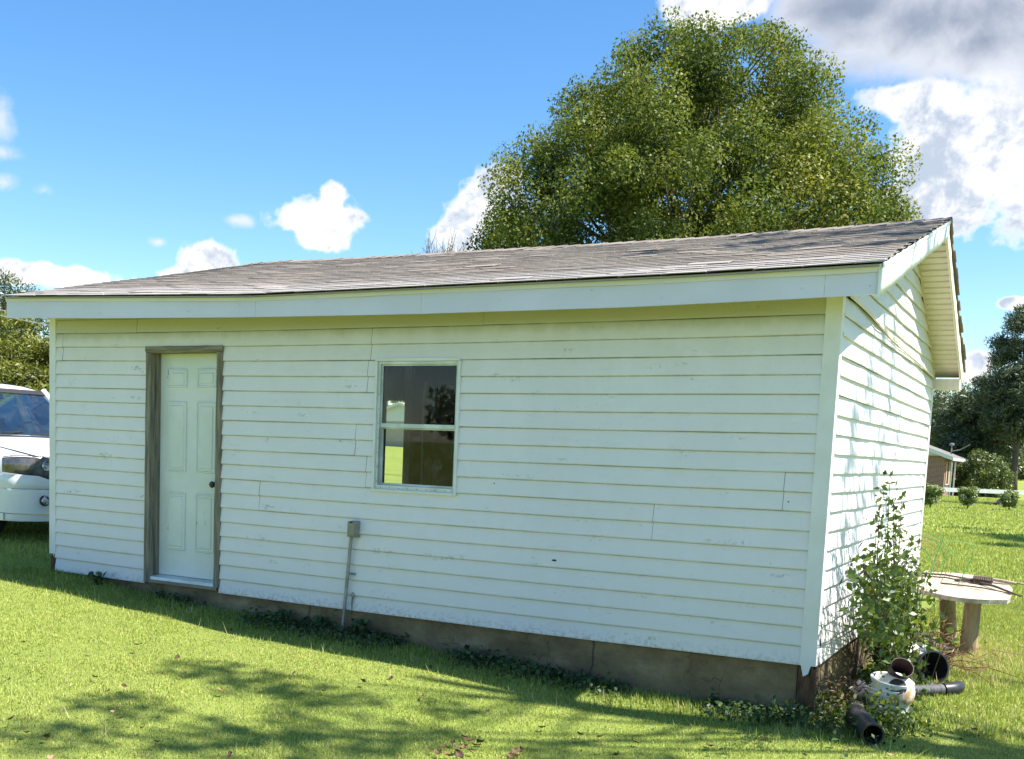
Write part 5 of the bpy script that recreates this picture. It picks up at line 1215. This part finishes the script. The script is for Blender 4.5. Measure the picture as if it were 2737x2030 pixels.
# ================================================================== far right: fence, roses, stump, brick house
pbr('fence_white', (0.78, 0.79, 0.78), (0.68, 0.69, 0.66), 3.0, 0.5)
fd = np.array([4.22, 2.37, 0.]); fd /= np.linalg.norm(fd); fp = np.array([4.52, 50.15, 0])
fz = lambda s: float(gz(*(fp+fd*s)[:2]))
fence = thing('rail_fence', tuple(fp+np.array([0, 0, fz(0)])), 'white post and rail fence crossing the side lawn before the brick house', 'fence')
for s in (-5.4, -2.7, 0, 2.7, 5.4, 8.1):
    p = fd*s; z0 = fz(s)-fz(0); MB().hexa([(p[0]-.065, p[1]-.06, z0-.1), (p[0]+.065, p[1]-.06, z0-.1), (p[0]+.065, p[1]+.06, z0-.1), (p[0]-.065, p[1]+.06, z0-.1), (p[0]-.065, p[1]-.06, z0+.88), (p[0]+.065, p[1]-.06, z0+.88), (p[0]+.065, p[1]+.06, z0+.88), (p[0]-.065, p[1]+.06, z0+.88)]).build('post', 'fence_white', fence)
for s in (-5.4, -2.7, 0, 2.7, 5.4):
    a, b_ = fd*s, fd*(s+2.7)-fd*.006; za, zb = fz(s)-fz(0)+.62, fz(s+2.7)-fz(0)+.62; n_ = np.array([-fd[1], fd[0], 0])*.03
    o_ = n_*-3.2
    MB().hexa([tuple(a-n_+o_+[0, 0, za]), tuple(b_-n_+o_+[0, 0, zb]), tuple(b_+n_+o_+[0, 0, zb]), tuple(a+n_+o_+[0, 0, za]), tuple(a-n_+o_+[0, 0, za+.19]), tuple(b_-n_+o_+[0, 0, zb+.19]), tuple(b_+n_+o_+[0, 0, zb+.19]), tuple(a+n_+o_+[0, 0, za+.19])]).build('rail', 'fence_white', fence)
for px, py, w_, lab in ((2025, 1090, .52, 'flowering rose bush with pale blooms nearest the brick house corner'), (2105, 1097, .46, 'vase shaped rose bush with pale blooms beside the fence post'), (2195, 1106, .40, 'vase shaped rose bush in front of the brown stump')):
    b0 = gp(*atd(px, py, 47)[:2])
    h = (.98 if px < 2100 else .92 if px < 2150 else .8); w_ *= .8
    tree('rose_bush', b0, [(.22*h, .12), (.45*h, w_*.7), (.8*h, w_), (h, w_*.5)], lab, 'rose_leaf', 46, 80, .17, (.09, .055), .035, .1, 'rose bushes along the fence', seed=px, shell=.4, nlimb=24, cat='rose bush', branch_to=.6)
sb = atd(2184, 1098, 54); sb = gp(sb[0], sb[1])
stp = thing('tree_stump', sb, 'low brown uprooted stump on the grass behind the fence', 'stump')
MB().tube([(0, 0, -.05), (.0, 0, .18), (.05, 0, .42)], [.46, .34, .16], 11).build('bole', 'bark', stp, smooth=True)
for i in range(6):
    th = i*1.05+.3; MB().tube([(0, 0, .14), (.45*math.cos(th), .45*math.sin(th), .10), (.8*math.cos(th), .8*math.sin(th), -.02)], [.13, .08, .02], 6).build('root', 'bark', stp)

def brickmat(name, c1, c2, mortar, scale):
    m, t, out = newmat(name); b = t.new('ShaderNodeBsdfPrincipled'); t.l.new(b.outputs[0], out.inputs[0])
    geo = t.new('ShaderNodeNewGeometry').outputs['Position']; sp_ = t.new('ShaderNodeSeparateXYZ'); t.l.new(geo, sp_.inputs[0])
    cb = t.new('ShaderNodeCombineXYZ'); t.l.new(t.math('ADD', sp_.outputs[0], sp_.outputs[1]), cb.inputs[0]); t.l.new(sp_.outputs[2], cb.inputs[1])
    bt = t.new('ShaderNodeTexBrick'); t.l.new(cb.outputs[0], bt.inputs['Vector']); bt.inputs['Scale'].default_value = 1.0
    bt.inputs['Brick Width'].default_value = .21; bt.inputs['Row Height'].default_value = .075; bt.inputs['Mortar Size'].default_value = .010
    bt.inputs['Color1'].default_value = (*c1, 1); bt.inputs['Color2'].default_value = (*c2, 1); bt.inputs['Mortar'].default_value = (*mortar, 1)
    t.l.new(bt.outputs['Color'], b.inputs['Base Color']); b.inputs['Roughness'].default_value = .9
brickmat('house_brick', (.26, .105, .075), (.17, .07, .055), (.36, .31, .27), 1)
pbr('house_beige', (.34, .31, .26), None, rough=.8); pbr('house_pink', (.40, .27, .22), None, rough=.9); pbr('house_roof', (.20, .185, .17), (.14, .13, .12), 4, .9); pbr('house_trim', (.62, .66, .66), None, rough=.6); pbr('house_shutter', (.60, .42, .28), None, rough=.7); pbr('house_glass', (.05, .06, .07), None, rough=.15)
def house(loc, xw, yl, eave, rise, label, lit=True, trim='house_trim', name='brick_house', wallm='house_brick', roofm='house_roof'):
    h = thing(name, loc, label, 'house')
    MB().box((-xw, 0, -.4), (-.0, .22, eave)).build('wall', wallm, h); MB().box((-.22, .22, -.4), (0, yl, eave)).build('wall', wallm, h); MB().box((-xw, .22, -.4), (-xw+.22, yl, eave)).build('wall', wallm, h); MB().box((-xw+.22, yl-.22, -.4), (-.22, yl, eave)).build('wall', wallm, h)
    MB().prism([(-xw-.0, eave), (0, eave), (-xw/2, eave+rise)], 1, .02, .20).build('gable', trim, h)
    for sgn in (0, 1):
        xa = .45 if sgn == 0 else -xw-.45; xm = -xw/2; ze = eave-.45*rise/(xw/2); zr_ = eave+rise
        mb = MB().hexa([(xa, -.4, ze), (xm, -.4, zr_), (xm, yl+.4, zr_), (xa, yl+.4, ze), (xa, -.4, ze+.12), (xm, -.4, zr_+.12), (xm, yl+.4, zr_+.12), (xa, yl+.4, ze+.12)]); mb.build('roof', roofm, h)
        MB().hexa([(xa, -.43, ze-.10), (xm, -.43, zr_-.10), (xm, -.405, zr_-.10), (xa, -.405, ze-.10), (xa, -.43, ze+.13), (xm, -.43, zr_+.13), (xm, -.405, zr_+.13), (xa, -.405, ze+.13)]).build('rake_board', trim, h)
        MB().box((xa-.02, -.4, ze-.10), (xa+.02, yl+.4, ze+.08)).build('gutter', trim, h)
    for y0 in (1.0, 2.9, 5.0, 7.0):
        wn = MB().box((.003, y0, .75), (.04, y0+1.0, 2.1)).build('window', 'house_glass', h); MB().box((.041, y0-.06, .70), (.06, y0+1.06, .76)).build('sill', trim, wn)
        for yy in (y0-.42, y0+1.06): MB().box((.003, yy, .70), (.06, yy+.36, 2.15)).build('shutter', 'house_shutter', h)
    for y0 in (0.25, 2.5, 4.7): MB().box((.30, y0, -.35), (.38, y0+.08, eave-.3)).build('porch_post', trim, h)
    return h
hc = atd(2050, 1080, 66); house((hc[0], hc[1], float(gz(hc[0], hc[1]))), 9.0, 9.5, 2.45, 1.65, 'red brick house with pale gable trim beyond the white fence')
am = atd(2069, 990, 70); mast = thing('antenna_mast', gp(am[0], am[1]), 'thin metal mast with a side arm above the brick house eave', 'mast')
MB().tube([(0, 0, 0), (0, 0, 3.15)], .04, 6).build('pole', 'galvanised', mast); MB().tube([(0, 0, 2.75), (.5, 0, 2.85), (1.05, 0, 3.2)], .03, 6).build('arm', 'galvanised', mast); MB().lathe([(0, 0), (.14, .02), (.14, .14), (0, .18)], 10, Matrix.Translation((0, 0, 3.1))).build('head', 'galvanised', mast)
# neighbour's house seen through the open back door of the garage
nh = atd(880, 975, 100); house((nh[0]+4.5, nh[1], float(gz(nh[0], nh[1]))), 10, 8, 2.3, 1.6, 'beige house with pinkish roof glimpsed through the garage window', name='neighbour_house', wallm='house_beige', roofm='house_pink')
for px, d, lab in ((835, 104, 'leafy tree left of the house glimpsed through the garage window'), (915, 118, 'leafy tree behind the house glimpsed through the garage window')):
    b0 = atd(px, 975, d); tree('garden_tree', gp(b0[0], b0[1]), [(1, 2.8), (4, 4.8), (7, 3.8), (9, .9)], lab, 'leaf_bush', 60, 90, .7, (.25, .12), .2, 1.0, seed=px, nlimb=15)
# power lines at the left
for i, ((ax, ay), (bx_, by)) in enumerate((((-40, 659), (115, 690)), ((-40, 671), (115, 703)))):
    a = atd(ax-500, ay-105, 24); b_ = atd(bx_+420, by+84, 24); mid = (a+b_)/2
    o = MB().tube([tuple(a+(b_-a)*u-np.array([0, 0, .10*math.sin(u*math.pi)])) for u in np.linspace(0, 1, 14)], .012, 5).build('power_line', 'galvanised')
    tag(o, ('upper' if i == 0 else 'lower')+' overhead cable crossing in front of the cedars', 'cable', 'overhead cables')
